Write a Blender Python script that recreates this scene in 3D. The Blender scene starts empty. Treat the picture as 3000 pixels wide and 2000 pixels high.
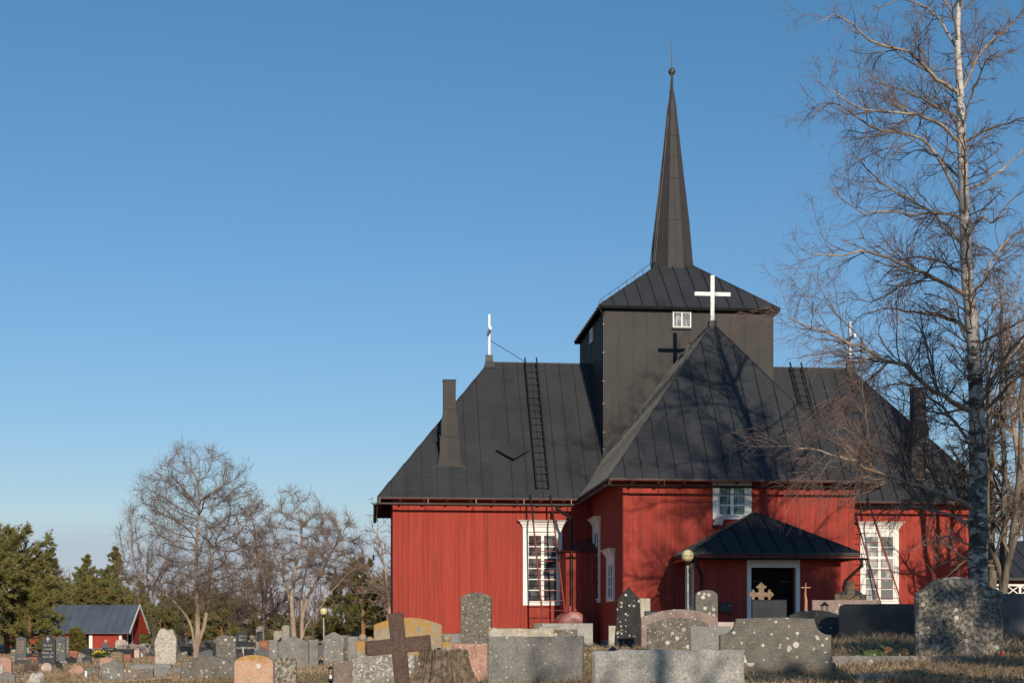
import bpy, math, random
import numpy as np
from mathutils import Vector, Matrix

sc = bpy.context.scene
COL = sc.collection
R = math.radians

# ------------------------------------------------------------------ camera, sky, sun
F, CX, HY = 4337.0, 1500.0, 1865.0          # focal length, centre and horizon in pixels of a 3000 px wide frame
cam = bpy.data.cameras.new("camera")
cam.sensor_width = 36.0
cam.lens = 36.0 * F / 3000.0
cam.shift_y = (HY - 1000.0) / 3000.0
cam.clip_start, cam.clip_end = 0.1, 5000.0
camo = bpy.data.objects.new("camera", cam)
COL.objects.link(camo)
camo.location = (0, 0, 0)
camo.rotation_euler = (R(90), 0, 0)
sc.camera = camo

SUN_TO = Vector((0.83, -3.43, 1.15)).normalized()
world = bpy.data.worlds.new("World")
sc.world = world
world.use_nodes = True
wn = world.node_tree
bgn = wn.nodes["Background"]
sky = wn.nodes.new("ShaderNodeTexSky")
sky.sky_type = 'NISHITA'
sky.sun_disc = False
sky.sun_elevation = math.asin(SUN_TO.z)
sky.sun_rotation = math.atan2(SUN_TO.x, SUN_TO.y)
sky.altitude = 0
sky.air_density = 1.35
sky.dust_density = 0.0
sky.ozone_density = 6.6
bgn.inputs[1].default_value = 0.107
# a low lavender cloud bank along the horizon, ragged along its top
_tc = wn.nodes.new("ShaderNodeTexCoord")
_sx = wn.nodes.new("ShaderNodeSeparateXYZ"); wn.links.new(_tc.outputs["Generated"], _sx.inputs[0])
_mp = wn.nodes.new("ShaderNodeMapping"); _mp.inputs[3].default_value = (5, 5, 22); wn.links.new(_tc.outputs["Generated"], _mp.inputs[0])
_nz = wn.nodes.new("ShaderNodeTexNoise"); _nz.inputs["Scale"].default_value = 1.0; _nz.inputs["Detail"].default_value = 4; wn.links.new(_mp.outputs[0], _nz.inputs["Vector"])
_m1 = wn.nodes.new("ShaderNodeMath"); _m1.operation = 'MULTIPLY_ADD'; wn.links.new(_nz.outputs["Fac"], _m1.inputs[0]); _m1.inputs[1].default_value = -0.07; wn.links.new(_sx.outputs[2], _m1.inputs[2])
_mr = wn.nodes.new("ShaderNodeMapRange"); _mr.interpolation_type = 'SMOOTHSTEP'; wn.links.new(_m1.outputs[0], _mr.inputs[0])
_mr.inputs[1].default_value = 0.054; _mr.inputs[2].default_value = 0.020; _mr.inputs[3].default_value = 0.0; _mr.inputs[4].default_value = 0.66
_mx = wn.nodes.new("ShaderNodeMix"); _mx.data_type = 'RGBA'; wn.links.new(_mr.outputs[0], _mx.inputs[0]); 
_er = wn.nodes.new("ShaderNodeMapRange"); wn.links.new(_sx.outputs[2], _er.inputs[0]); _er.inputs[1].default_value = 0.08; _er.inputs[2].default_value = 0.40
_et = wn.nodes.new("ShaderNodeMix"); _et.data_type = 'RGBA'; wn.links.new(_er.outputs[0], _et.inputs[0]); _et.inputs[6].default_value = (1.08, 0.95, 1.0, 1); _et.inputs[7].default_value = (0.80, 1.0, 0.98, 1)
_em = wn.nodes.new("ShaderNodeMix"); _em.data_type = 'RGBA'; _em.blend_type = 'MULTIPLY'; _em.inputs[0].default_value = 1.0; wn.links.new(sky.outputs[0], _em.inputs[6]); wn.links.new(_et.outputs[2], _em.inputs[7])
wn.links.new(_em.outputs[2], _mx.inputs[6])
_mx.inputs[7].default_value = (3.8, 4.55, 5.9, 1)
wn.links.new(_mx.outputs[2], bgn.inputs[0])

sl = bpy.data.lights.new("sun", 'SUN')
sl.energy = 4.2
sl.angle = R(0.53)
sl.color = (1.0, 0.87, 0.70)
so = bpy.data.objects.new("sun", sl)
COL.objects.link(so)
so.rotation_euler = (-SUN_TO).to_track_quat('-Z', 'Y').to_euler()
so.location = (20, -60, 40)

vs = sc.view_settings
vs.view_transform = 'Standard'
vs.look = 'None'
vs.gamma = 1.0
vs.exposure = 0.0
sc.cycles.use_denoising = True
sc.cycles.max_bounces = 6
sc.cycles.diffuse_bounces = 3
sc.cycles.transparent_max_bounces = 8

# ------------------------------------------------------------------ helpers
def sstep(t):
    t = np.clip(t, 0, 1)
    return t * t * (3 - 2 * t)

GP = np.array([(-25, 30, -1.02), (-10, 33, -1.05), (-14, 40, -1.05), (-20, 50, -1.05), (-7, 38, -.98), (-5.2, 44, -.92), (-12, 58, -1.05), (-20, 72, -1.08), (-16, 92, -1.04),
    (-8, 66, -1.08), (-6, 80, -1.05), (-8.5, 52, -1.0), (-4.4, 26, -.97), (-2.9, 24, -.88), (-1.8, 22, -.80), (-.8, 17, -.72), (.3, 21, -.66), (1.5, 16, -.64), (3.4, 19, -.48), (4.2, 16, -.46),
    (5, 20, -.42), (7, 20.3, -.28), (5.5, 24, -.16), (7, 27, -.03), (10, 26, .0), (4, 28, -.22), (2.2, 34, -.24), (3.4, 44, -.32), (1.4, 38, -.28), (-.8, 33, -.42), (-2.3, 33, -.58), (-3.4, 32, -.75),
    (-4.2, 51, -.42), (0, 50, -.34), (8, 42, -.3), (0, 5, -1.35), (5, 5, -1.1), (-8, 10, -1.5), (9, 10, -.5), (0, 0, -1.55), (10, 0, -.95), (14, 14, -.1), (16, 30, .1), (16, 45, -.1), (20, 60, -.2), (10, 55, -.3),
    (30, 80, -.3), (-30, 100, -1.04), (-5, 100, -.9), (10, 78, -.4), (-60, 60, -1.1), (-60, 20, -1.1), (40, 30, .1), (-20, -10, -1.6), (20, -20, -1.2), (-12, 22, -1.15), (-3, 12, -1.15), (-60, 110, -1.0), (60, 120, -.6), (0, 130, -.9)], float)
def zg(x, y):
    """height of the ground (the eye is at 0): inverse-distance blend of levelled points, rising into the woods"""
    x = np.asarray(x, float); y = np.asarray(y, float)
    num = 0.0; den = 0.0
    for a, b_, c_ in GP:
        w = 1.0 / ((x - a) ** 2 + (0.7 * (y - b_)) ** 2 + 0.6) ** 1.7
        num = num + w * c_; den = den + w
    far = 2.2 * sstep((y - 108) / 90.0) + 2.5 * sstep((y - 200) / 300.0)
    lump = 0.025 * np.sin(x * 1.3 + 0.7 * y) * np.sin(0.9 * y - 0.5 * x) + 0.015 * np.sin(3.1 * x + 1.0) * np.sin(2.7 * y)
    return num / den + far + lump

def gz(x, y):
    return float(zg(x, y))

def at(px, py, Y):
    return Vector(((px - CX) / F * Y, Y, (HY - py) / F * Y))

def tag(o, label=None, cat=None, group=None, kind=None):
    if label: o["label"] = label
    if cat: o["category"] = cat
    if group: o["group"] = group
    if kind or cat: o["kind"] = kind or "thing"
    return o

def empty(name, loc, rz=0.0, label=None, cat=None, group=None):
    o = bpy.data.objects.new(name, None)
    o.empty_display_size = 0.2
    COL.objects.link(o)
    o.location = loc
    o.rotation_euler = (0, 0, rz)
    return tag(o, label, cat, group)

class MB:
    def __init__(self):
        self.v, self.f, self.n = [], [], 0
    def add(self, verts, faces):
        verts = np.asarray(verts, float).reshape(-1, 3)
        k = self.n
        self.v.append(verts)
        self.n += len(verts)
        for fc in faces:
            self.f.append([i + k for i in fc])
        return self
    def quad(self, *p):
        return self.add(p, [list(range(len(p)))])
    def box(self, x0, x1, y0, y1, z0, z1, M=None):
        v = [(x0, y0, z0), (x1, y0, z0), (x1, y1, z0), (x0, y1, z0), (x0, y0, z1), (x1, y0, z1), (x1, y1, z1), (x0, y1, z1)]
        if M is not None: v = [M @ Vector(p) for p in v]
        return self.add(v, [(0, 3, 2, 1), (4, 5, 6, 7), (0, 1, 5, 4), (1, 2, 6, 5), (2, 3, 7, 6), (3, 0, 4, 7)])
    def bar(self, a, b, w, h, up=(0, 0, 1)):
        a, b, up = Vector(a), Vector(b), Vector(up)
        t = (b - a).normalized()
        s = t.cross(up)
        if s.length < 1e-4: s = t.cross(Vector((1, 0, 0)))
        s.normalize(); n = s.cross(t)
        v = []
        for p in (a, b):
            for i, j in ((-1, -1), (1, -1), (1, 1), (-1, 1)):
                v.append(p + s * (w / 2 * i) + n * (h / 2 * j))
        return self.add(v, [(0, 3, 2, 1), (4, 5, 6, 7), (0, 1, 5, 4), (1, 2, 6, 5), (2, 3, 7, 6), (3, 0, 4, 7)])
    def tube(self, pts, r, m=8, cap=True):
        pts = [Vector(p) for p in pts]
        n = len(pts)
        rr = [r] * n if not hasattr(r, '__len__') else r
        v, f = [], []
        prev = None
        for i, p in enumerate(pts):
            t = (pts[min(i + 1, n - 1)] - pts[max(i - 1, 0)]).normalized()
            ref = prev if prev is not None else (Vector((0, 0, 1)) if abs(t.z) < 0.9 else Vector((1, 0, 0)))
            s = (ref - t * ref.dot(t)).normalized()
            prev = s
            b = t.cross(s)
            for k in range(m):
                a = 2 * math.pi * k / m
                v.append(p + (s * math.cos(a) + b * math.sin(a)) * rr[i])
        for i in range(n - 1):
            for k in range(m):
                k2 = (k + 1) % m
                f.append((i * m + k, i * m + k2, (i + 1) * m + k2, (i + 1) * m + k))
        if cap:
            f.append(tuple(range(m))[::-1]); f.append(tuple(range((n - 1) * m, n * m)))
        return self.add(v, f)
    def lathe(self, prof, m=16, c=(0, 0, 0), rot=0.0, cap=True):
        v, f = [], []
        for r, z in prof:
            for k in range(m):
                a = rot + 2 * math.pi * k / m
                v.append((c[0] + r * math.cos(a), c[1] + r * math.sin(a), c[2] + z))
        n = len(prof)
        for i in range(n - 1):
            for k in range(m):
                k2 = (k + 1) % m
                f.append((i * m + k, i * m + k2, (i + 1) * m + k2, (i + 1) * m + k))
        if cap:
            f.append(tuple(range(m))[::-1]); f.append(tuple(range((n - 1) * m, n * m)))
        return self.add(v, f)
    def prism(self, outline, y0, y1, M=None):
        """outline: (x,z) counter-clockwise seen from -Y"""
        n = len(outline)
        v = [(x, y0, z) for x, z in outline] + [(x, y1, z) for x, z in outline]
        if M is not None: v = [M @ Vector(p) for p in v]
        f = [tuple(range(n)), tuple(range(n, 2 * n))[::-1]]
        for i in range(n):
            j = (i + 1) % n
            f.append((i, i + n, j + n, j))
        return self.add(v, f)
    def ball(self, c, r, seg=20, ring=12):
        prof = [(max(1e-4, r * math.sin(math.pi * i / ring)), -r * math.cos(math.pi * i / ring)) for i in range(ring + 1)]
        return self.lathe(prof, seg, c)
    def build(self, name, mat, parent=None, loc=(0, 0, 0), rz=0.0, smooth=None, uv=False, bevel=0.0):
        me = bpy.data.meshes.new(name)
        V = np.concatenate(self.v) if self.v else np.zeros((0, 3))
        me.from_pydata(V.tolist(), [], self.f)
        me.update()
        if uv:
            lay = me.uv_layers.new(name="UVMap")
            for p in me.polygons:
                nrm = p.normal
                t = Vector((-nrm.y, nrm.x, 0))
                if t.length < 1e-3: t = Vector((1, 0, 0))
                t.normalize()
                b = nrm.cross(t)
                for li in p.loop_indices:
                    co = me.vertices[me.loops[li].vertex_index].co
                    lay.data[li].uv = (co.dot(t), co.dot(b))
        if smooth is not None:
            me.shade_smooth() if hasattr(me, 'shade_smooth') else None
            me.set_sharp_from_angle(angle=R(smooth))
        if mat: me.materials.append(mat)
        o = bpy.data.objects.new(name, me)
        COL.objects.link(o)
        o.parent = parent
        o.location = loc
        o.rotation_euler = (0, 0, rz)
        if bevel:
            md = o.modifiers.new("bevel", 'BEVEL')
            md.width = bevel; md.segments = 2; md.limit_method = 'ANGLE'; md.angle_limit = R(40)
        return o

def raw_mesh(name, V, Fc, mat, parent=None, loc=(0, 0, 0), smooth=False):
    """V (n,3), Fc (m,k) arrays, quick path"""
    V = np.ascontiguousarray(V, dtype=np.float32); Fc = np.ascontiguousarray(Fc, dtype=np.int32)
    me = bpy.data.meshes.new(name)
    m, k = Fc.shape
    me.vertices.add(len(V)); me.vertices.foreach_set("co", V.ravel())
    me.loops.add(m * k); me.loops.foreach_set("vertex_index", Fc.ravel())
    me.polygons.add(m)
    me.polygons.foreach_set("loop_start", np.arange(0, m * k, k, dtype=np.int32))
    me.polygons.foreach_set("loop_total", np.full(m, k, dtype=np.int32))
    me.polygons.foreach_set("use_smooth", np.full(m, smooth, dtype=bool))
    me.update(calc_edges=True)
    me.validate()
    if mat: me.materials.append(mat)
    o = bpy.data.objects.new(name, me)
    COL.objects.link(o)
    o.parent = parent
    o.location = loc
    return o

# ------------------------------------------------------------------ materials
def new_mat(name):
    m = bpy.data.materials.new(name)
    m.use_nodes = True
    nt = m.node_tree
    return m, nt, nt.nodes["Principled BSDF"]

def N(nt, typ, **kw):
    n = nt.nodes.new(typ)
    for k, v in kw.items():
        if k.startswith("i_"):
            key = k[2:]
            n.inputs[int(key) if key.isdigit() else key].default_value = v
        else: setattr(n, k, v)
    return n

def mixc(nt, fac, a, b, blend='MIX'):
    n = nt.nodes.new("ShaderNodeMix"); n.data_type = 'RGBA'; n.blend_type = blend
    for sock, val in ((n.inputs[0], fac), (n.inputs[6], a), (n.inputs[7], b)):
        if hasattr(val, 'is_output') or isinstance(val, bpy.types.NodeSocket): nt.links.new(val, sock)
        elif isinstance(val, (int, float)): sock.default_value = val
        else: sock.default_value = (*val, 1) if len(val) == 3 else val
    return n.outputs[2]

def mth(nt, op, a, b=None, c=None, clamp=False):
    n = nt.nodes.new("ShaderNodeMath"); n.operation = op; n.use_clamp = clamp
    for s, val in zip(n.inputs, (a, b, c)):
        if val is None: continue
        if isinstance(val, bpy.types.NodeSocket): nt.links.new(val, s)
        else: s.default_value = val
    return n.outputs[0]

def ramp(nt, fac, lo, hi):
    n = nt.nodes.new("ShaderNodeMapRange"); n.interpolation_type = 'SMOOTHSTEP'
    nt.links.new(fac, n.inputs[0]); n.inputs[1].default_value = lo; n.inputs[2].default_value = hi
    return n.outputs[0]

def coords(nt, scale=(1, 1, 1), kind="Object", rnd=True):
    tc = nt.nodes.new("ShaderNodeTexCoord")
    mp = nt.nodes.new("ShaderNodeMapping")
    nt.links.new(tc.outputs[kind], mp.inputs[0])
    mp.inputs[3].default_value = scale
    if rnd:
        oi = nt.nodes.new("ShaderNodeObjectInfo")
        cb = nt.nodes.new("ShaderNodeCombineXYZ")
        for i, k in enumerate((37.0, 91.0, 53.0)):
            nt.links.new(mth(nt, 'MULTIPLY', oi.outputs["Random"], k), cb.inputs[i])
        nt.links.new(cb.outputs[0], mp.inputs[1])
    return mp.outputs[0]

def noise(nt, vec, scale, detail=4, rough=0.55):
    n = N(nt, "ShaderNodeTexNoise", i_Scale=scale, i_Detail=detail, i_Roughness=rough)
    nt.links.new(vec, n.inputs["Vector"])
    return n.outputs["Fac"]

def bump(nt, bsdf, h, strength=0.3, dist=0.01):
    b = N(nt, "ShaderNodeBump", i_Strength=strength, i_Distance=dist)
    nt.links.new(h, b.inputs["Height"])
    nt.links.new(b.outputs[0], bsdf.inputs["Normal"])

def plain(name, col, rough=0.6, var=0.15, scale=3.0, metallic=0.0, spec=0.5):
    m, nt, b = new_mat(name)
    c = coords(nt)
    f = noise(nt, c, scale)
    d = tuple(x * (1 - var) for x in col); e = tuple(min(1, x * (1 + var)) for x in col)
    nt.links.new(mixc(nt, ramp(nt, f, 0.3, 0.7), d, e), b.inputs["Base Color"])
    b.inputs["Roughness"].default_value = rough
    b.inputs["Metallic"].default_value = metallic
    b.inputs["Specular IOR Level"].default_value = spec
    return m

def board_mat(name, col, worn=0.75):
    """vertical painted boards; UV in metres"""
    m, nt, b = new_mat(name)
    uv = nt.nodes.new("ShaderNodeTexCoord").outputs["UV"]
    sep = nt.nodes.new("ShaderNodeSeparateXYZ"); nt.links.new(uv, sep.inputs[0])
    u = sep.outputs[0]
    bw = 0.145
    wv = N(nt, "ShaderNodeTexNoise", noise_dimensions='1D', i_Scale=2.3, i_Detail=1.0); nt.links.new(u, wv.inputs["W"])
    q = mth(nt, 'DIVIDE', mth(nt, 'ADD', u, mth(nt, 'MULTIPLY', wv.outputs["Fac"], 0.22)), bw)
    idx = mth(nt, 'FLOOR', q)
    fr = mth(nt, 'FRACT', q)
    wn_ = N(nt, "ShaderNodeTexWhiteNoise", noise_dimensions='1D'); nt.links.new(idx, wn_.inputs["W"])
    rnd = wn_.outputs["Value"]
    # streaks along the boards, shifted per board
    cb = nt.nodes.new("ShaderNodeCombineXYZ")
    nt.links.new(mth(nt, 'MULTIPLY', u, 16.0), cb.inputs[0])
    nt.links.new(mth(nt, 'MULTIPLY', sep.outputs[1], 0.55), cb.inputs[1])
    nt.links.new(mth(nt, 'MULTIPLY', rnd, 40.0), cb.inputs[2])
    st = noise(nt, cb.outputs[0], 1.0, 5, 0.65)
    cb2 = nt.nodes.new("ShaderNodeCombineXYZ")
    nt.links.new(mth(nt, 'MULTIPLY', u, 0.9), cb2.inputs[0])
    nt.links.new(mth(nt, 'MULTIPLY', sep.outputs[1], 0.45), cb2.inputs[1])
    big = noise(nt, cb2.outputs[0], 1.0, 3)
    c0 = mixc(nt, mth(nt, 'MULTIPLY', rnd, 0.6), tuple(x * 1.08 for x in col), tuple(x * 0.74 for x in col))
    wear = mth(nt, 'MULTIPLY', ramp(nt, st, 0.48, 0.78), mth(nt, 'MULTIPLY', ramp(nt, big, 0.35, 0.7), worn))
    c1 = mixc(nt, wear, c0, (col[0] * 0.42, col[1] * 0.75, col[2] * 0.9))
    pale = mth(nt, 'MULTIPLY', ramp(nt, st, 0.48, 0.28), 0.5)
    c2 = mixc(nt, pale, c1, (min(1, col[0] * 1.2), col[1] * 1.75, col[2] * 1.75))
    edge = mth(nt, 'MINIMUM', fr, mth(nt, 'SUBTRACT', 1.0, fr))
    groove = mth(nt, 'MULTIPLY', ramp(nt, edge, 0.055, 0.015), mth(nt, 'ADD', 0.25, mth(nt, 'MULTIPLY', rnd, 0.75)))
    vs2 = nt.nodes.new("ShaderNodeCombineXYZ")
    nt.links.new(mth(nt, 'MULTIPLY', u, 5.0), vs2.inputs[0]); nt.links.new(mth(nt, 'MULTIPLY', sep.outputs[1], 0.35), vs2.inputs[1]); nt.links.new(mth(nt, 'MULTIPLY', rnd, 9.0), vs2.inputs[2])
    blot = noise(nt, vs2.outputs[0], 1.0, 4, 0.6)
    c2 = mixc(nt, mth(nt, 'MULTIPLY', ramp(nt, blot, 0.50, 0.70), 0.55), c2, (col[0] * 0.50, col[1] * 0.85, col[2] * 0.95))
    kn = N(nt, "ShaderNodeTexVoronoi", i_Scale=1.0)
    vs3 = nt.nodes.new("ShaderNodeCombineXYZ")
    nt.links.new(mth(nt, 'MULTIPLY', u, 9.0), vs3.inputs[0]); nt.links.new(mth(nt, 'MULTIPLY', sep.outputs[1], 4.5), vs3.inputs[1]); nt.links.new(vs3.outputs[0], kn.inputs["Vector"])
    c2 = mixc(nt, mth(nt, 'MULTIPLY', ramp(nt, kn.outputs["Distance"], 0.16, 0.06), 0.4), c2, (col[0] * 0.45, col[1] * 0.6, col[2] * 0.7))
    c3 = mixc(nt, mth(nt, 'MULTIPLY', groove, 0.62), c2, (col[0] * 0.22, col[1] * 0.25, col[2] * 0.28))
    nt.links.new(c3, b.inputs["Base Color"])
    b.inputs["Roughness"].default_value = 0.85
    b.inputs["Specular IOR Level"].default_value = 0.2
    h = mth(nt, 'SUBTRACT', mth(nt, 'MULTIPLY', st, 0.15), mth(nt, 'ADD', groove, mth(nt, 'MULTIPLY', rnd, 0.3)))
    bump(nt, b, h, 0.5, 0.012)
    return m

def metal_mat(name, col, rough=0.45):
    m, nt, b = new_mat(name)
    uv = nt.nodes.new("ShaderNodeTexCoord").outputs["UV"]
    c = coords(nt, rnd=False)
    f = noise(nt, c, 0.7, 5, 0.6)
    f2 = noise(nt, c, 6.0, 4, 0.6)
    sep = nt.nodes.new("ShaderNodeSeparateXYZ"); nt.links.new(uv, sep.inputs[0])
    # sheet panels: each a shade of its own, with a thin cross joint
    pu = mth(nt, 'FLOOR', mth(nt, 'DIVIDE', mth(nt, 'ADD', sep.outputs[0], 0.26), 0.52))
    wn1 = N(nt, "ShaderNodeTexWhiteNoise", noise_dimensions='1D'); nt.links.new(pu, wn1.inputs["W"])
    pv = mth(nt, 'ADD', mth(nt, 'DIVIDE', sep.outputs[1], 1.9), wn1.outputs["Value"])
    fv = mth(nt, 'FRACT', pv)
    cbp = nt.nodes.new("ShaderNodeCombineXYZ"); nt.links.new(pu, cbp.inputs[0]); nt.links.new(mth(nt, 'FLOOR', pv), cbp.inputs[1])
    wn2 = N(nt, "ShaderNodeTexWhiteNoise", noise_dimensions='2D'); nt.links.new(cbp.outputs[0], wn2.inputs["Vector"])
    joint = ramp(nt, mth(nt, 'MINIMUM', fv, mth(nt, 'SUBTRACT', 1.0, fv)), 0.010, 0.003)
    a = tuple(x * 0.86 for x in col); d = tuple(x * 1.16 for x in col)
    c1 = mixc(nt, ramp(nt, f, 0.3, 0.7), a, d)
    c2 = mixc(nt, mth(nt, 'MULTIPLY', wn2.outputs["Value"], 0.42), c1, tuple(x * 1.5 for x in col))
    c3 = mixc(nt, mth(nt, 'MULTIPLY', joint, 0.45), c2, tuple(x * 2.0 for x in col))
    nt.links.new(c3, b.inputs["Base Color"])
    nt.links.new(mth(nt, 'ADD', rough - 0.06, mth(nt, 'MULTIPLY', f2, 0.14)), b.inputs["Roughness"])
    b.inputs["Specular IOR Level"].default_value = 0.3
    wob = noise(nt, c, 1.3, 2, 0.5)
    bump(nt, b, mth(nt, 'ADD', wob, mth(nt, 'MULTIPLY', joint, 0.15)), 0.42, 0.045)
    return m

def stone_mat(name, c1, c2, white=0.0, wsize=22.0, orange=0.0, grain=90.0, rough=0.85, patch=None, patch_amt=0.0, rugged=0.35, topo=0.10, spec=0.3):
    m, nt, b = new_mat(name)
    c = coords(nt)
    g = noise(nt, c, grain * .55, 6, 0.78)
    md = noise(nt, c, 5.0, 6, 0.65)
    col = mixc(nt, ramp(nt, g, 0.38, 0.60), tuple(x * .88 for x in c1), tuple(min(1, x * 1.1) for x in c2))
    col = mixc(nt, mth(nt, 'MULTIPLY', ramp(nt, md, 0.40, 0.72), 0.55), col, tuple(x * 0.5 for x in c1))
    st = noise(nt, coords(nt, (7, 7, 1.1)), 2.0, 4, 0.6)
    col = mixc(nt, mth(nt, 'MULTIPLY', ramp(nt, st, 0.55, 0.75), 0.30), col, tuple(x * 0.55 for x in c1))
    if patch is not None:
        pn = noise(nt, c, 19.0, 8, 0.78)
        col = mixc(nt, ramp(nt, pn, 0.60 - patch_amt * 0.30, 0.66 - patch_amt * 0.30), col, patch)
    wmask = None
    if white > 0:
        for sc_, am, thr in ((wsize * .8, white, 0.38), (wsize * 1.7, white * 0.45, 0.34)):
            v = N(nt, "ShaderNodeTexVoronoi", i_Scale=sc_)
            dn = nt.nodes.new("ShaderNodeVectorMath"); dn.operation = 'ADD'
            dv = N(nt, "ShaderNodeTexNoise", i_Scale=sc_ * 2.2, i_Detail=3.0)
            nt.links.new(c, dv.inputs["Vector"])
            ds = nt.nodes.new("ShaderNodeVectorMath"); ds.operation = 'SCALE'; ds.inputs[3].default_value = 0.28 / sc_
            nt.links.new(dv.outputs["Color"], ds.inputs[0])
            nt.links.new(c, dn.inputs[0]); nt.links.new(ds.outputs[0], dn.inputs[1])
            nt.links.new(dn.outputs[0], v.inputs["Vector"])
            sp = nt.nodes.new("ShaderNodeSeparateColor"); nt.links.new(v.outputs["Color"], sp.inputs[0])
            size = mth(nt, 'MULTIPLY', sp.outputs[1], thr)
            disc = ramp(nt, mth(nt, 'SUBTRACT', mth(nt, 'ADD', size, 0.08), v.outputs["Distance"]), 0.0, 0.07)
            sel = mth(nt, 'LESS_THAN', sp.outputs[0], am)
            w = mth(nt, 'MULTIPLY', disc, sel)
            tint = mixc(nt, sp.outputs[2], (0.40, 0.37, 0.30), (0.70, 0.67, 0.60))
            col = mixc(nt, mth(nt, 'MULTIPLY', w, 0.9), col, tint)
            wmask = w if wmask is None else mth(nt, 'MAXIMUM', wmask, w)
    if orange > 0:
        on = noise(nt, c, 12.0, 7, 0.75)
        on2 = noise(nt, c, 38.0, 3, 0.7)
        tc = nt.nodes.new("ShaderNodeTexCoord"); sg = nt.nodes.new("ShaderNodeSeparateXYZ")
        nt.links.new(tc.outputs["Generated"], sg.inputs[0])
        up = mth(nt, 'MULTIPLY', ramp(nt, sg.outputs[2], 0.55, 1.0), topo)
        o_ = ramp(nt, mth(nt, 'ADD', mth(nt, 'ADD', on, up), mth(nt, 'MULTIPLY', on2, 0.25)), 0.93 - orange * 0.40, 0.99 - orange * 0.40)
        col = mixc(nt, mth(nt, 'MULTIPLY', o_, 0.88), col, mixc(nt, on2, (0.31, 0.165, 0.03), (0.52, 0.29, 0.065)))
    nt.links.new(col, b.inputs["Base Color"])
    b.inputs["Roughness"].default_value = rough
    b.inputs["Specular IOR Level"].default_value = spec
    h = mth(nt, 'ADD', mth(nt, 'MULTIPLY', md, 0.8), mth(nt, 'MULTIPLY', g, 0.35))
    bump(nt, b, h, rugged, 0.02)
    return m

M = {}
RED = (0.355, 0.054, 0.038)
M['red'] = board_mat('red_boards', RED)
M['red_plain'] = plain('red_paint', (0.36, 0.052, 0.034), 0.7)
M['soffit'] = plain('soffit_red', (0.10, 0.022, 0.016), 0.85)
M['white'] = plain('white_paint', (0.80, 0.78, 0.74), 0.55, 0.04)
M['roof'] = metal_mat('roof_sheet', (0.0375, 0.0390, 0.0415), 0.52)
M['tower'] = metal_mat('tower_sheet', (0.044, 0.040, 0.039), 0.68)
M['eave'] = plain('eave_shadowed', (0.012, 0.012, 0.012), 0.8, spec=0.1)  # near black puts the shadow on the tower eave into its colour
M['seam'] = plain('seam_dark', (0.02, 0.02, 0.02), 0.5)
M['porch_roof'] = metal_mat('porch_roof_sheet', (0.022, 0.024, 0.027), 0.5)
M['gutter'] = plain('gutter_black', (0.018, 0.016, 0.015), 0.55, spec=0.3)
M['gutter_grey'] = plain('gutter_grey', (0.11, 0.105, 0.10), 0.4)
M['black_iron'] = plain('black_iron', (0.012, 0.012, 0.012), 0.45)
M['found'] = stone_mat('foundation_stone', (0.20, 0.20, 0.20), (0.28, 0.27, 0.26))
M['door'] = plain('dark_door', (0.011, 0.008, 0.006), 0.75, 0.3, 8, spec=0.15)
M['brass'] = plain('verdigris', (0.055, 0.06, 0.035), 0.5, 0.5, 9)
M['ladder_red'] = plain('ladder_red', (0.23, 0.045, 0.035), 0.55)
M['tank'] = plain('tank_red', (0.30, 0.055, 0.045), 0.38, 0.1)
M['mailbox'] = plain('mailbox_dark', (0.045, 0.042, 0.048), 0.45)
M['steel'] = plain('galvanised', (0.42, 0.42, 0.42), 0.45, 0.15)
def glass_mat(name, col):
    m, nt, b = new_mat(name)
    c = coords(nt, rnd=False)
    f = noise(nt, coords(nt, (9.0, 9.0, 1.2), rnd=False), 1.0, 3)
    f0 = noise(nt, c, 1.6, 2)
    cur = mth(nt, 'MULTIPLY', ramp(nt, f0, 0.44, 0.56), ramp(nt, f, 0.35, 0.65))
    nt.links.new(mixc(nt, cur, col, tuple(min(.5, x * 3.6) for x in col)), b.inputs["Base Color"])
    b.inputs["Roughness"].default_value = 0.04
    b.inputs["Specular IOR Level"].default_value = 0.9
    bump(nt, b, noise(nt, c, 1.8, 2), 0.10, 0.02)
    return m
M['glass'] = glass_mat('window_glass', (0.045, 0.045, 0.046))
M['glass_pale'] = glass_mat('curtained_glass', (0.15, 0.155, 0.15))
M['glass_teal'] = glass_mat('blind_glass', (0.07, 0.10, 0.105))
m, nt, b = new_mat('globe'); b.inputs["Base Color"].default_value = (0.78, 0.66, 0.36, 1); b.inputs["Roughness"].default_value = 0.25; b.inputs["Subsurface Weight"].default_value = 0.0
M['globe'] = m
# stones
M['grey'] = stone_mat('grey_granite', (0.17, 0.16, 0.15), (0.27, 0.255, 0.235), white=0.10, wsize=16, orange=0.25)
M['greyfine'] = stone_mat('fine_grey_granite', (0.21, 0.205, 0.195), (0.29, 0.28, 0.265), white=0.03, wsize=30, rugged=0.15)
M['lightgrey'] = stone_mat('light_grey_granite', (0.30, 0.29, 0.27), (0.46, 0.44, 0.40), white=0.05, wsize=30, orange=0.10, rugged=0.4, patch=(0.16, 0.14, 0.12), patch_amt=0.0)
M['black'] = stone_mat('black_polished', (0.022, 0.023, 0.025), (0.040, 0.041, 0.044), rough=0.28, rugged=0.04, spec=0.5)
M['blackmat'] = stone_mat('black_diabase', (0.035, 0.036, 0.038), (0.070, 0.070, 0.072), rough=0.6, white=0.05, wsize=20, rugged=0.2)
M['slate'] = stone_mat('slate_grey', (0.085, 0.09, 0.098), (0.14, 0.145, 0.155), rough=0.6, white=0.04, wsize=24, orange=0.12)
M['pink'] = stone_mat('pink_granite', (0.36, 0.19, 0.14), (0.52, 0.33, 0.25), white=0.16, wsize=14, orange=0.18)
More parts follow.
